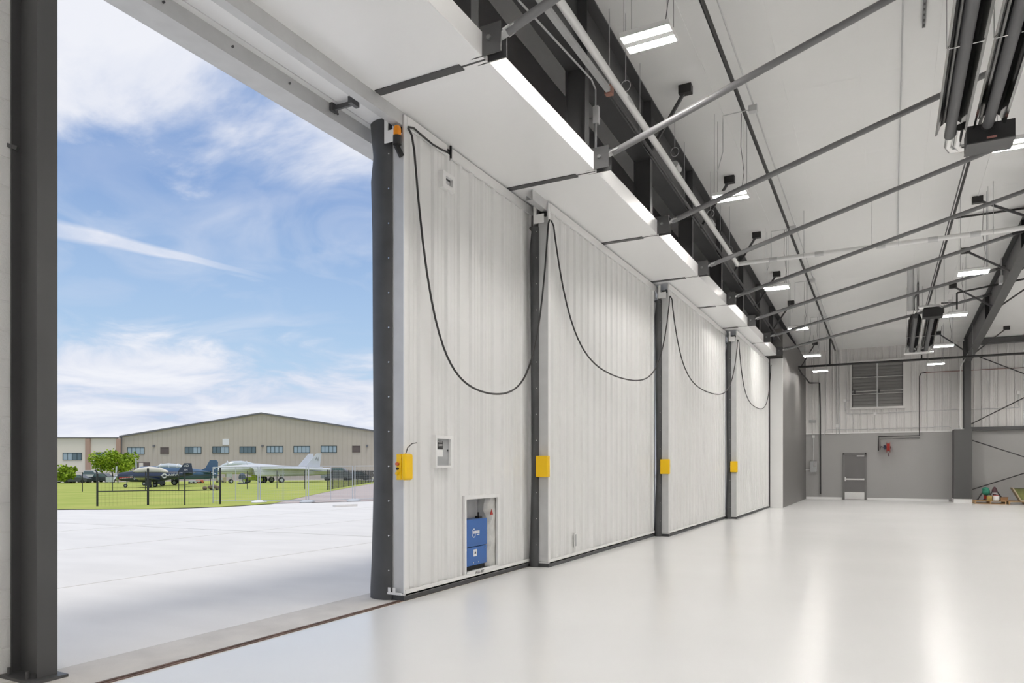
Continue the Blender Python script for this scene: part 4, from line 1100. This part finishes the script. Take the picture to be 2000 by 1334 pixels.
# ================================================================== OUTSIDE: FENCES
def post(root, p0, h_, r_, m, name='post'):
    MB().tube((p0.x, p0.y, p0.z - .05), (p0.x, p0.y, p0.z + h_), r_, 8).build(name, m, root, smooth=True)
fg = thing('black_gate_fence', 'near black chain-link fence section standing at the edge of the lawn', 'fence', G(289, 988))
bp = [(190, 990, 1.55, .045), (289, 988, 1.78, .05), (361, 988, 1.55, .03), (430, 986, 1.78, .045)]
P_ = [G(x_, y_) for x_, y_, _, _ in bp]
for p_, (_, _, h_, r_) in zip(P_, bp): post(fg, p_, h_, r_, M_fblk)
for a, b in zip(P_[:-1], P_[1:]):
    MB().tube(a + Vector((0, 0, 1.40)), b + Vector((0, 0, 1.40)), .014, 6).build('top_rail', M_fblk, fg)
    MB().tube(a + Vector((0, 0, .72)), b + Vector((0, 0, .72)), .022, 6).build('mid_rail', M_fblk, fg)
MB().tube(P_[0] + Vector((0, 0, 1.5)), G(187, 990) + Vector((0, 0, 1.72)), .03, 6).build('outrigger', M_fblk, fg)
def wires(root, a, b, h0, h1, m, step=.16, r_=.0022):
    w = MB(); n_ = int((b - a).length / step)
    for k_ in range(n_ + 1):
        p_ = a + (b - a) * (k_ / n_); w.path([p_ + Vector((0, 0, h0)), p_ + Vector((0, 0, h1))], r_, 3, cap=False)
    nz = int((h1 - h0) / step)
    for k_ in range(nz + 1):
        z_ = h0 + (h1 - h0) * k_ / nz; w.path([a + Vector((0, 0, z_)), b + Vector((0, 0, z_))], r_, 3, cap=False)
    w.build('wire_mesh', m, root, kind='stuff', recalc=False)
for a, b in zip(P_[:-1], P_[1:]): wires(fg, a, b, .02, 1.4, M_fblk)
# black fence further back, with a return along the road
ff = thing('black_perimeter_fence', 'black chain-link fence crossing the lawn in front of the parked aircraft', 'fence', G(349, 958))
fpx = [(60, 961), (110, 961), (161, 961), (219.5, 960), (284, 959), (349, 958), (411, 957), (483, 956), (541, 955), (595, 956), (640, 957.5)]
Q_ = [G(x_, y_) for x_, y_ in fpx]
for p_ in Q_: post(ff, p_, 1.72, .035, M_fblk)
for a, b in zip(Q_[:-1], Q_[1:]):
    MB().tube(a + Vector((0, 0, 1.66)), b + Vector((0, 0, 1.66)), .014, 6).build('top_rail', M_fblk, ff)
rp = [Q_[-1]]
for k_ in range(1, 13):
    a, b = G(640, 957.5), G(737, 940.5)
    rp.append(a + (b - a) * (k_ / 12) ** 1.15)
for p_ in rp[1:]: post(ff, p_, 1.72, .035, M_fblk)
for a, b in zip(rp[:-1], rp[1:]):
    MB().tube(a + Vector((0, 0, 1.68)), b + Vector((0, 0, 1.68)), .016, 6).build('top_rail', M_fblk, ff)
wires(ff, rp[0], rp[-1], .02, 1.66, M_fblk, .13, .006)
c = G(215, 960)
sg = thing('fence_sign', 'pale rectangular sign hanging on the black fence left of the shark-nosed aircraft', 'sign', c)
a, b = PD(206.5, 941.5, (c - EYE).dot(Vector((-S, C, 0))) - .1), PD(222.5, 931, (c - EYE).dot(Vector((-S, C, 0))) - .1)
MB().rings([[(a.x, a.y, a.z), (b.x, b.y, a.z), (b.x, b.y, b.z), (a.x, a.y, b.z)], [(a.x - .03, a.y + .03, a.z), (b.x - .03, b.y + .03, a.z), (b.x - .03, b.y + .03, b.z), (a.x - .03, a.y + .03, b.z)]]).build('board', M_fgalv, sg)
# grey temporary fence panels
tpx = [(414, 983), (506, 982.5), (600, 982), (691, 979.5), (778, 977)]
T_ = [G(x_, y_) for x_, y_ in tpx]
for k_ in range(4):
    a, b = T_[k_], T_[k_ + 1]; d_ = (b - a).normalized() * .06
    a, b = a + d_, b - d_
    o = thing('temporary_fence_panel', NTH[k_ + 1] + ' galvanised temporary fence panel counted from the black fence', 'fence panel', a, 'temporary fence panels')
    for p_ in (a, b): MB().tube((p_.x, p_.y, p_.z + .0), (p_.x, p_.y, p_.z + 1.83), .027, 8).build('end_post', M_fgalv, o, smooth=True)
    m_ = (a + b) / 2
    MB().tube((m_.x, m_.y, m_.z + .1), (m_.x, m_.y, m_.z + 1.82), .014, 6).build('mid_post', M_fgalv, o)
    for z_ in (.12, 1.82): MB().tube(a + Vector((0, 0, z_)), b + Vector((0, 0, z_)), .017, 6).build('rail', M_fgalv, o)
    wires(o, a, b, .12, 1.82, M_fgalv, .12, .002)
for k_ in (1, 2, 3):
    p_ = T_[k_]
    o = thing('sandbag', ('white sandbag at the first panel joint of the temporary fence', 'grey sandbag at the middle panel joint of the temporary fence', 'grey sandbag at the last panel joint of the temporary fence')[k_ - 1], 'sandbag', p_, 'sandbags at the temporary fence')
    MB().ball((p_.x, p_.y, p_.z + .05), (.3, .45, .10), 12, 6).build('weight', M_wht if k_ == 1 else M_fgalv, o, smooth=True)
c = G(672, 989.5)
pk = MB(); a, b = G(652, 990.5), G(696, 988.5); pk.bar(a + Vector((0, 0, .05)), b + Vector((0, 0, .05)), .2, .09)
pk.build('concrete_kerb_block', M_conc, None, label='loose pale kerb block lying on the apron before the temporary fence', cat='block')

# ================================================================== OUTSIDE: BUILDINGS
DB = 150.0
def lx(px, d=DB): return (px - 1000) / F * d
def lz(py, d=DB): return H + (HZ - py) / F * d
FWD = Vector((-S, C, 0))
hb = thing('far_hangar', 'large tan metal hangar with a low gable roof across the field', 'building', (FWD.x * DB, FWD.y * DB, 0), rotz=TH)
zg = -2.2
xL_, xRg, xRr = lx(237), lx(511), lx(511) + (lx(511) - lx(237)) * 1.02
ze_, zr_ = lz(853.5), lz(808.5)
zer = lz(853.5) + .1
MB().prism([(xL_, 0, zg), (xRr, 0, zg), (xRr, 0, zer), (xRg, 0, zr_), (xL_, 0, ze_)], (0, 40, 0)).build('walls', M_tan, hb, local=True)
for a, b in (((xL_ - .3, ze_ - .05), (xRg, zr_)), ((xRg, zr_), (xRr + .3, zer - .05))):
    MB().prism([(a[0], -.35, a[1]), (b[0], -.35, b[1]), (b[0], -.35, b[1] + .32), (a[0], -.35, a[1] + .32)], (0, 41, 0)).build('roof_slope', M_roof, hb, local=True)
MB().box(xL_ - .15, -.12, zg, xL_ + .15, .1, ze_).build('corner_trim', M_roof, hb, local=True)
rb0 = None
for k_ in range(60):
    x_ = xL_ + .6 + k_ * 1.0
    if x_ > xRr - .5: break
    zt_ = ze_ + (zr_ - ze_) * (x_ - xL_) / (xRg - xL_) if x_ < xRg else zr_ - (zr_ - zer) * (x_ - xRg) / (xRr - xRg)
    MB().box(x_ - .03, -.035, zg, x_ + .03, .02, zt_ - .1).build('wall_rib', M_tan, hb, local=True)
def far_window(root, x0, x1, z0, z1, n, dark, lit=()):
    f = MB(); t = .10
    f.box(x0, -.10, z0, x0 + t, .02, z1).box(x1 - t, -.10, z0, x1, .02, z1).box(x0, -.10, z1 - t, x1, .02, z1).box(x0, -.10, z0, x1, .02, z0 + t)
    for k_ in range(1, n): x_ = x0 + (x1 - x0) * k_ / n; f.box(x_ - .045, -.09, z0, x_ + .045, .02, z1)
    o = f.build('window', M_brn if n == 1 else mat('window_frame_teal', (.03, .055, .06), rough=.4), root, local=True)
    for k_ in range(n):
        a_ = x0 + (x1 - x0) * k_ / n + .05; b_ = x0 + (x1 - x0) * (k_ + 1) / n - .05
        mm = M_glassd if (dark or k_ in lit) else M_glass
        MB().box(a_, -.05, z0 + .08, b_, -.03, z1 - .08).build('pane', mm if n > 1 else M_brn, o, local=True)
for a_, b_, t_, b2_, dk, dd in ((249, 282.5, 873.5, 887.5, False, ()), (361, 393.5, 872.5, 886, False, (0, 1)), (415, 447.5, 872, 885.5, False, (0, 1)), (468, 500, 872, 885, True, ()), (521, 553, 871, 884.5, False, ()), (573.5, 605.5, 871, 884.5, False, ()), (627, 658, 870.5, 884, False, ()), (733, 765, 870, 883, False, ())):
    far_window(hb, lx(a_), lx(b_), lz(b2_), lz(t_), 4, dk, dd)
for a_, b_, t_, b2_ in ((313.5, 330, 873.5, 886.5), (688, 704, 870.5, 883.5)): far_window(hb, lx(a_), lx(b_), lz(b2_), lz(t_), 1, True)
MB().box(lx(435), -.12, lz(869), lx(447.5), .02, lz(857)).build('white_sign_panel', M_wht, hb, local=True)
MB().box(lx(262), -.06, zg, lx(293), .05, lz(903)).build('hangar_door', M_brn, hb, local=True)
MB().box(lx(272), -.1, zg, lx(280), .05, lz(904)).build('hangar_door_strip', M_cream, hb, local=True)
for px_ in (301, 513, 717):
    MB().box(lx(px_) - .2, -.3, lz(872) - .1, lx(px_) + .2, 0, lz(869)).build('wall_lamp', M_roof, hb, local=True)
DO = 149.4
ob = thing('cream_office', 'cream office building with brown pilasters left of the tan hangar', 'building', (FWD.x * DO, FWD.y * DO, 0), rotz=TH)
X_ = lambda px: lx(px, DO)
Z_ = lambda py: lz(py, DO)
MB().box(X_(-120), 0, zg, xL_ - .02, 20, Z_(855.5)).build('walls', M_cream, ob, local=True)
MB().box(X_(-122), -.35, Z_(856), xL_ - .32, 20.5, Z_(854.2)).build('parapet_cap', M_roof, ob, local=True)
for a_, b_ in ((168, 177), (228, 235.8), (86, 94), (30, 38)): MB().box(X_(a_), -.3, zg, X_(b_), .1, Z_(856.5)).build('pilaster', M_brick, ob, local=True)
far_window(ob, X_(123), X_(160), Z_(899), Z_(884.5), 4, False, (2, 3))
far_window(ob, X_(187), X_(221), Z_(897.5), Z_(883.5), 4, False, (0,))

# trees
def tree(px_, d_, w_, h_, zc_, label, n_=1100, trunk=True):
    p_ = GD(px_, d_); o = thing('tree' if trunk else 'bush', label, 'tree' if trunk else 'bush', p_)
    rnd = random.Random(int(px_)); m_ = MB(); clumps = []
    for k_ in range(16):
        a_ = rnd.random() * 6.28; rr = w_ * .5 * math.sqrt(rnd.random()) * .8
        clumps.append((Vector((rr * math.cos(a_), rr * math.sin(a_), zc_ + (rnd.random() - .42) * h_ * .6)), w_ * (.13 + .1 * rnd.random())))
    for k_ in range(n_):
        c_, r_ = clumps[k_ % len(clumps)]
        v_ = Vector((rnd.gauss(0, 1), rnd.gauss(0, 1), rnd.gauss(0, .7))).normalized() * r_ * (.55 + .5 * rnd.random())
        q_ = p_ + c_ + v_; s_ = .14 + .15 * rnd.random()
        u_ = Vector((rnd.gauss(0, 1), rnd.gauss(0, 1), rnd.gauss(0, .5))).normalized(); w2 = u_.orthogonal().normalized()
        m_.face([q_ + u_ * s_, q_ + w2 * s_ * .6, q_ - u_ * s_, q_ - w2 * s_ * .6])
    m_.build('foliage', M_leaf, o, recalc=False)
    if trunk:
        for k_ in range(4):
            e_ = clumps[k_][0]
            MB().path([p_, p_ + Vector((e_.x * .2, e_.y * .2, zc_ * .5)), p_ + e_], [.13, .09, .03], 6).build('trunk', M_bark, o, smooth=True)
tree(222, 125, 7.4, 3.2, 3.6, 'broad bright green tree in front of the cream office', 4200)
tree(127, 118, 3.6, 2.6, 1.6, 'rounded green bush by the column edge near the office', 1500, False)

# cars in the lot
def car(px_, d_, L_, hgt, m, label, rz=0.0):
    p_ = GD(px_, d_); o = thing('car', label, 'car', p_, 'vehicles parked by the buildings', rotz=TH + rz)
    prof = [(-.5, .18), (-.5, .55), (-.46, .62), (-.22, .64), (-.12, 1.0), (.22, 1.0), (.36, .66), (.48, .60), (.5, .5), (.5, .18)]
    MB().prism([(a_ * L_, -.85, b_ * hgt) for a_, b_ in prof], (0, 1.7, 0)).build('body', m, o, local=True)
    MB().prism([(-.20 * L_, -.87, .67 * hgt), (-.11 * L_, -.87, .94 * hgt), (.20 * L_, -.87, .94 * hgt), (.31 * L_, -.87, .67 * hgt)], (0, 1.74, 0)).build('side_windows', M_glassd, o, local=True)
    for sx in (-.32, .32):
        for sy in (-.88, .68): MB().tube((sx * L_, sy, .32), (sx * L_, sy + .2, .32), .32, 12).build('wheel', M_tire, o, local=True, smooth=True)
car(150, 128, 4.6, 1.5, M_car, 'dark car parked left of the tree by the office')
car(197, 131, 4.8, 1.7, M_car, 'dark car parked behind the broad tree')
car(125, 131, 4.4, 1.5, M_carw, 'pale car parked behind the rounded bush')
car(176, 134, 5.0, 2.3, M_carw, 'white van parked against the brown pilaster')
car(658, 128, 5.4, 2.4, mat('car_grey', (.22, .24, .28), rough=.3, coat=.5), 'grey truck parked behind the tail of the jet')
car(698, 133, 4.6, 1.6, M_car, 'dark car parked beyond the road fence')

# ================================================================== OUTSIDE: AIRCRAFT
def loft(secs, n=18, e=2.0):
    rg = []
    for x_, zc_, hw, hh in secs:
        r_ = []
        for j in range(n):
            t = 2 * math.pi * j / n; c_, s_ = math.cos(t), math.sin(t)
            r_.append((x_, hw * math.copysign(abs(c_) ** (2 / e), c_), zc_ + hh * math.copysign(abs(s_) ** (2 / e), s_)))
        rg.append(r_)
    return MB().rings(rg)
def plate(poly, z0, z1, t):                             # planform polygon (x,y), z varies with |y|
    ym = max(abs(p_[1]) for p_ in poly); yn = min(abs(p_[1]) for p_ in poly)
    f = lambda y_: z0 + (z1 - z0) * (abs(y_) - yn) / max(1e-6, ym - yn)
    return MB().rings([[(x_, y_, f(y_) - t / 2) for x_, y_ in poly], [(x_, y_, f(y_) + t / 2) for x_, y_ in poly]])
def fin(poly, y_, t, lean=0.0): return MB().rings([[(x_, y_ - t / 2 + lean * (z_ - 2), z_) for x_, z_ in poly], [(x_, y_ + t / 2 + lean * (z_ - 2), z_) for x_, z_ in poly]])
def wheel(root, x_, y_, r_, w_, hub):
    o = MB().tube((x_, y_ - w_ / 2, r_), (x_, y_ + w_ / 2, r_), r_, 16).build('wheel', M_tire, root, local=True, smooth=True)
    MB().tube((x_, y_ - w_ / 2 - .02, r_), (x_, y_ + w_ / 2 + .02, r_), r_ * .55, 12).build('wheel_hub', hub, o, local=True)
def side_text(body, root, x_, z_, y_, size, m, name):   # lettering read from the port side of a nose-left aircraft
    q_ = txt(body, name, size, (x_, y_, z_), (math.pi / 2, 0, math.pi), m, None, ext=.012); q_.parent = root; return q_
HEAD = TH + math.pi                                     # nose to the left of the view
# --- jet fighter
jp = GD(524, 107)
J = thing('jet_fighter', 'pale grey twin-tail jet fighter parked on the lawn in front of the tan hangar', 'aircraft', jp, rotz=HEAD + math.radians(36))
loft([(9.7, 1.72, .02, .02), (9.2, 1.74, .16, .16), (8.3, 1.8, .36, .36), (7.0, 1.92, .54, .56), (5.6, 2.05, .62, .72), (3.8, 2.15, .68, .80), (1.8, 2.2, .74, .72), (-.5, 2.2, .9, .55), (-3, 2.15, 1.0, .42), (-6, 2.0, .9, .32), (-8.6, 1.9, .5, .1)]).build('fuselage', M_jet, J, local=True, smooth=True)
for sy in (-1, 1):
    m_ = MB(); rg = []
    for x_, zc_, hw, hh, ee in ((2.6, 1.72, .42, .62, 8), (1.6, 1.68, .48, .66, 6), (-2, 1.62, .55, .62, 4), (-6, 1.66, .60, .60, 2.4), (-8.6, 1.75, .50, .50, 2), (-9.2, 1.77, .42, .42, 2)):
        rg.append([(x_ + (.5 * math.sin(t) if x_ > 2 else 0), sy * 1.42 + hw * math.copysign(abs(math.cos(t)) ** (2 / ee), math.cos(t)), zc_ + hh * math.copysign(abs(math.sin(t)) ** (2 / ee), math.sin(t))) for t in (2 * math.pi * (j + .5) / 16 for j in range(16))])
    nac = m_.rings(rg, cap=False).build('engine_nacelle', M_jet, J, local=True, smooth=True)
    sec = lambda xo, lean: [(xo + lean * math.sin(t), sy * 1.42 + .40 * math.copysign(abs(math.cos(t)) ** .25, math.cos(t)), 1.72 + .60 * math.copysign(abs(math.sin(t)) ** .25, math.sin(t))) for t in (2 * math.pi * (j + .5) / 16 for j in range(16))]
    MB().rings([sec(2.6, .5), sec(1.2, .1), sec(-.6, 0), [(-.6, sy * 1.42, 1.72)] * 16], cap=False).build('intake_duct', M_jet, nac, local=True)
    MB().tube((-9.3, sy * 1.42, 1.77), (-9.15, sy * 1.42, 1.77), .43, 14).build('exhaust_nozzle', M_tube, nac, local=True)
    plate([(4.2, sy * .55), (1.6, sy * 1.9), (.2, sy * 2.5), (-4.8, sy * 2.5), (-7.6, sy * 2.2), (-7.6, sy * .4), (4.2, sy * .4)], 2.28, 2.22, .30).build('wing_glove', M_jet, J, local=True)
    plate([(-.2, sy * 2.3), (-6.6, sy * 5.9), (-7.5, sy * 5.8), (-4.8, sy * 2.3)], 2.24, 2.0, .17).build('wing', M_jet, J, local=True)
    plate([(-5.9, sy * 1.9), (-8.9, sy * 4.9), (-9.9, sy * 4.8), (-9.0, sy * 1.9)], 1.82, 1.75, .12).build('tailplane', M_jet, J, local=True)
    f_ = fin([(-4.9, 2.3), (-6.85, 4.5), (-7.6, 4.5), (-7.35, 2.3)], sy * 1.55, .12, sy * .08).build('tail_fin', M_jet, J, local=True)
    MB().tube((-1.2, sy * 2.2, .45), (-.7, sy * 2.0, 1.9), .07, 8).build('main_gear_leg', M_jet, J, local=True)
    MB().tube((-1.2, sy * 2.2, .6), (-2.0, sy * 1.9, 1.7), .045, 8).build('gear_strut', M_jet, J, local=True)
    wheel(J, -1.2, sy * 2.35, .44, .26, M_fgalv)
side_text('AJ', J, -6.9, 3.7, 1.55 + .085 + .14, .62, M_jetd, 'tail_lettering')
loft([(6.9, 2.48, .12, .10), (6.2, 2.62, .38, .34), (5.2, 2.78, .44, .48), (4.0, 2.82, .44, .50), (2.8, 2.72, .40, .40), (1.4, 2.55, .26, .22)]).build('canopy', M_canopy, J, local=True, smooth=True)
for x_ in (5.9, 4.5, 3.2): loft([(x_ - .05, 2.76, .465, .53), (x_ + .05, 2.76, .465, .53)]).build('canopy_frame', M_jet, J, local=True)
MB().tube((5.4, 0, .3), (5.2, 0, 1.6), .07, 8).build('nose_gear_leg', M_jet, J, local=True)
MB().box(5.3, -.3, .9, 6.1, -.27, 1.5).box(5.3, .27, .9, 6.1, .3, 1.5).build('gear_door', M_jet, J, local=True)
for sy in (-.2, .2): wheel(J, 5.4, sy, .3, .16, M_fgalv)
# --- shark-nosed navy trainer in front
tp_ = GD(303, 79.5)
T = thing('propeller_trainer', 'navy blue propeller aircraft with a red shark mouth and a cream canopy cover', 'aircraft', tp_, rotz=HEAD + math.radians(14))
loft([(3.75, 1.22, .30, .32), (3.4, 1.22, .44, .48), (2.4, 1.22, .52, .60), (1.0, 1.25, .54, .66), (-.6, 1.28, .50, .60), (-2.0, 1.38, .34, .40), (-3.3, 1.5, .18, .24), (-3.9, 1.55, .06, .14)]).build('fuselage', M_navy, T, local=True, smooth=True)
loft([(4.2, 1.22, .02, .02), (4.05, 1.22, .12, .12), (3.76, 1.22, .2, .2)], 12).build('spinner', M_fgalv, T, local=True, smooth=True)
for k_ in range(3):
    a_ = math.radians(100 + 120 * k_)
    v_ = Vector((0, math.cos(a_), math.sin(a_)))
    MB().bar(Vector((3.95, 0, 1.22)) + v_ * .15, Vector((3.95, 0, 1.22)) + v_ * 1.15, .05, .16, (1, 0, 0)).build('propeller_blade', M_fgalv, T, local=True)
mo = MB()
for sy in (-1, 1):
    mo.rings([[(3.55, sy * .43, .98), (2.1, sy * .545, 1.12), (2.15, sy * .545, 1.28), (3.5, sy * .45, 1.24)], [(3.55, sy * .45, .98), (2.1, sy * .565, 1.12), (2.15, sy * .565, 1.28), (3.5, sy * .47, 1.24)]])
sh = mo.build('shark_mouth', mat('shark_red', (.36, .02, .03), rough=.4), T, local=True)
tm = MB()
for sy in (-1, 1):
    for k_ in range(8):
        x_ = 3.4 - k_ * .16; yy_ = sy * (.47 + .095 * (k_ / 8) + .012)
        for za_, zb_ in ((1.23, 1.16), (1.02, 1.08)): tm.face([(x_, yy_, za_ + .01 * k_), (x_ - .14, yy_, za_ + .01 * k_), (x_ - .07, yy_, zb_ + .01 * k_)])
tm.build('shark_teeth', M_wht, sh, local=True, recalc=False)
loft([(2.2, 1.78, .30, .06), (1.7, 1.88, .46, .30), (.6, 1.98, .48, .36), (-.6, 1.9, .42, .30), (-1.4, 1.66, .3, .16)], e=3).build('canopy_cover', M_cover, T, local=True, smooth=True)
for sy in (-1, 1):
    plate([(1.5, sy * .4), (.9, sy * 4.9), (-.1, sy * 4.9), (-.6, sy * .4)], .86, 1.25, .16).build('wing', M_navy, T, local=True)
    plate([(-2.9, sy * .1), (-3.2, sy * 1.9), (-3.9, sy * 1.9), (-3.9, sy * .1)], 1.62, 1.66, .08).build('tailplane', M_navy, T, local=True)
    MB().tube((.3, sy * 1.3, .3), (.3, sy * 1.25, .9), .06, 8).build('main_gear_leg', M_fgalv, T, local=True)
    MB().box(.05, sy * 1.42, .22, .6, sy * 1.46, .95).build('gear_door', M_navy, T, local=True)
    wheel(T, .3, sy * 1.3, .25, .16, M_fgalv)
MB().tube((3.0, 0, .2), (2.8, 0, .85), .045, 8).build('nose_gear_leg', M_fgalv, T, local=True)
wheel(T, 3.0, 0, .2, .12, M_fgalv)
fin([(-2.3, 1.7), (-3.0, 2.72), (-3.75, 2.72), (-3.95, 1.5)], 0, .09).build('tail_fin', M_navy, T, local=True)
side_text('AD', T, -3.25, 2.42, .055, .36, M_wht, 'tail_letters')
side_text('04', T, -3.2, 1.95, .055, .36, M_wht, 'tail_number')
side_text('NAVY', T, -2.02, 1.36, .37, .42, M_wht, 'navy_lettering')
side_text('04', T, 1.9, .98, .565, .3, M_wht, 'nose_number')
rn = MB(); cx0, cz0 = -1.05, 1.30
def disc(m, r_, y_, n=24): m.rings([[(cx0 + r_ * math.cos(2 * math.pi * j / n), yy, cz0 + r_ * math.sin(2 * math.pi * j / n)) for j in range(n)] for yy in (y_, y_ + .01)])
disc(rn, .27, .475); rn.box(cx0 - .52, .472, cz0 - .06, cx0 + .52, .484, cz0 + .06)
ro = rn.build('roundel', M_wht, T, local=True)
star = [(cx0 + (.20 if k_ % 2 == 0 else .08) * math.sin(math.pi * k_ / 5), .49, cz0 + (.20 if k_ % 2 == 0 else .08) * math.cos(math.pi * k_ / 5)) for k_ in range(10)]
MB().prism(star, (0, .008, 0)).build('roundel_star', M_navy, ro, local=True)
# --- taller blue trainer behind
kp = GD(345, 91)
K = thing('propeller_trainer', 'taller faded blue propeller aircraft with a clear bubble canopy behind the shark-nosed one', 'aircraft', kp, rotz=HEAD + math.radians(4))
loft([(4.7, 1.75, .50, .50), (4.4, 1.75, .66, .68), (3.2, 1.72, .70, .76), (1.5, 1.65, .68, .82), (-.5, 1.58, .62, .80), (-2.5, 1.46, .48, .66), (-4.0, 1.36, .30, .50), (-5.0, 1.25, .10, .30)]).build('fuselage', M_navy2, K, local=True, smooth=True)
MB().tube((4.68, 0, 1.75), (4.72, 0, 1.75), .44, 16).build('engine_face', M_tube, K, local=True)
loft([(5.2, 1.75, .03, .03), (5.05, 1.75, .16, .16), (4.72, 1.75, .2, .2)], 12).build('spinner', M_fgalv, K, local=True, smooth=True)
for k_ in range(3):
    a_ = math.radians(82 + 120 * k_); v_ = Vector((0, math.cos(a_), math.sin(a_)))
    MB().bar(Vector((4.95, 0, 1.75)) + v_ * .15, Vector((4.95, 0, 1.75)) + v_ * 1.72, .05, .2, (1, 0, 0)).build('propeller_blade', M_fgalv, K, local=True)
loft([(2.6, 2.34, .2, .06), (2.0, 2.44, .4, .28), (1.0, 2.5, .44, .36), (-.4, 2.42, .4, .28), (-1.3, 2.26, .2, .1)]).build('canopy', M_canopy, K, local=True, smooth=True)
for x_ in (1.9, .8, -.2): loft([(x_ - .05, 2.45, .45, .36), (x_ + .05, 2.45, .45, .36)]).build('canopy_frame', M_wht, K, local=True)
for sy in (-1, 1):
    plate([(2.2, sy * .5), (1.3, sy * 5.6), (.2, sy * 5.6), (-.8, sy * .5)], 1.1, 1.5, .2).build('wing', M_navy2, K, local=True)
    plate([(-3.4, sy * .2), (-3.8, sy * 2.3), (-4.7, sy * 2.3), (-4.7, sy * .2)], 1.7, 1.75, .1).build('tailplane', M_navy2, K, local=True)
    MB().tube((1.0, sy * 1.9, .4), (1.0, sy * 1.85, 1.1), .08, 8).build('main_gear_leg', M_fgalv, K, local=True)
    MB().box(.6, sy * 2.05, .25, 1.5, sy * 2.1, 1.1).build('gear_door', M_navy, K, local=True)
    wheel(K, 1.0, sy * 1.9, .34, .2, M_fgalv)
MB().tube((4.0, 0, .25), (3.8, 0, 1.1), .06, 8).build('nose_gear_leg', M_fgalv, K, local=True)
wheel(K, 4.0, 0, .26, .16, M_fgalv)
fin([(-2.9, 1.9), (-3.6, 2.25), (-4.15, 3.25), (-4.95, 3.25), (-5.15, 3.0), (-5.1, 1.2)], 0, .12).build('tail_fin', M_navy2, K, local=True)
MB().prism([(-4.55, .07, 2.15), (-4.85, .07, 2.15), (-4.7, .07, 2.4)], (0, .01, 0)).build('fin_badge', M_wht, K, local=True)
# --- field clutter
def block_thing(name, label, cat, px_, py_, w_, dd, h_, m):
    p_ = G(px_, py_); o = thing(name, label, cat, p_, rotz=TH)
    MB().box(-w_ / 2, -dd / 2, .12, w_ / 2, dd / 2, h_).build('body', m, o, local=True, bevel=.04)
    MB().box(-w_ * .3, -dd / 2 - .02, h_ * .5, w_ * .3, -dd / 2, h_ * .9).build('panel', M_fgalv, o, local=True)
    for sx in (-.35, .35):
        for sy in (-1, 1): MB().tube((sx * w_, sy * dd / 2 - .06, .16), (sx * w_, sy * dd / 2 + .06, .16), .16, 10).build('wheel', M_tire, o, local=True)
block_thing('ground_cart', 'orange ground cart on the lawn between the blue aircraft and the jet', 'cart', 390, 944.5, .9, .7, .55, M_org)
block_thing('ground_cart', 'grey ground cart on the lawn beside the orange one', 'cart', 376, 945, .9, .7, .5, M_fgalv)
block_thing('ground_cart', 'pale tan ground cart under the nose of the jet', 'cart', 432, 943, 1.3, .9, .9, M_tanw)
p_ = G(497, 943.5)
tg_ = thing('tow_tractor', 'lime yellow tow tractor with a big wheel parked under the jet', 'tractor', p_, rotz=TH)
MB().box(-1.6, -.5, .4, .6, .5, .95).box(-.3, -.45, .95, .5, .45, 1.25).build('body', M_lime, tg_, local=True, bevel=.05)
for x_, r_ in ((1.2, .52), (-1.2, .4)):
    for sy in (-.75, .55):
        w_ = MB().tube((x_, sy, r_), (x_, sy + .25, r_), r_, 18).build('wheel', M_tire, tg_, local=True, smooth=True)
        MB().tube((x_, sy - .02, r_), (x_, sy + .27, r_), r_ * .58, 14).build('wheel_hub', M_lime, w_, local=True)
MB().box(.3, -.4, .35, 1.5, .4, .6).build('chassis', M_tire, tg_, local=True)
p_ = G(473, 946)
ld = thing('covered_equipment', 'dark blue covered equipment stand on legs below the cockpit of the jet', 'equipment', p_, rotz=TH)
MB().ball((0, 0, 1.15), (.42, .35, .38), 12, 8).box(-.38, -.3, .75, .4, .3, 1.1).build('cover', mat('dusty_blue_cover', (.09, .115, .16), rough=.9), ld, local=True, smooth=True)
for sx in (-.4, -.1, .2, .45): MB().tube((sx, -.25, 0), (sx * .5, -.1, 1.0), .04, 6).build('leg', M_fgalv, ld, local=True)
MB().box(-.5, -.4, .02, .5, .4, .14).build('base', M_tire, ld, local=True)
p_ = G(416.5, 957)
rk = thing('rubble_pile', 'low brown rubble pile on the lawn behind the black fence', 'rubble', p_)
for k_ in range(14):
    a_ = random.random() * 6.28; r_ = .75 * random.random()
    MB().ball((p_.x + r_ * math.cos(a_), p_.y + r_ * math.sin(a_), p_.z + .12 + .18 * (1 - r_)), (.24, .22, .17), 7, 5).build('stone', M_rock, rk)
SC.cycles.max_bounces = 10
SC.cycles.diffuse_bounces = 6

bq = G(731, 945)
ba = thing('barricade', 'white A-frame barricade standing beside the road near the fence end', 'barricade', bq, rotz=TH)
for s1 in (-1, 1): MB().bar((s1 * .38, 0, 0), (-s1 * .12, 0, 1.45), .09, .05).build('leg', M_wht, ba, local=True)
MB().bar((-.3, -.05, .75), (.3, -.05, .75), .04, .14).build('board', M_cover, ba, local=True)
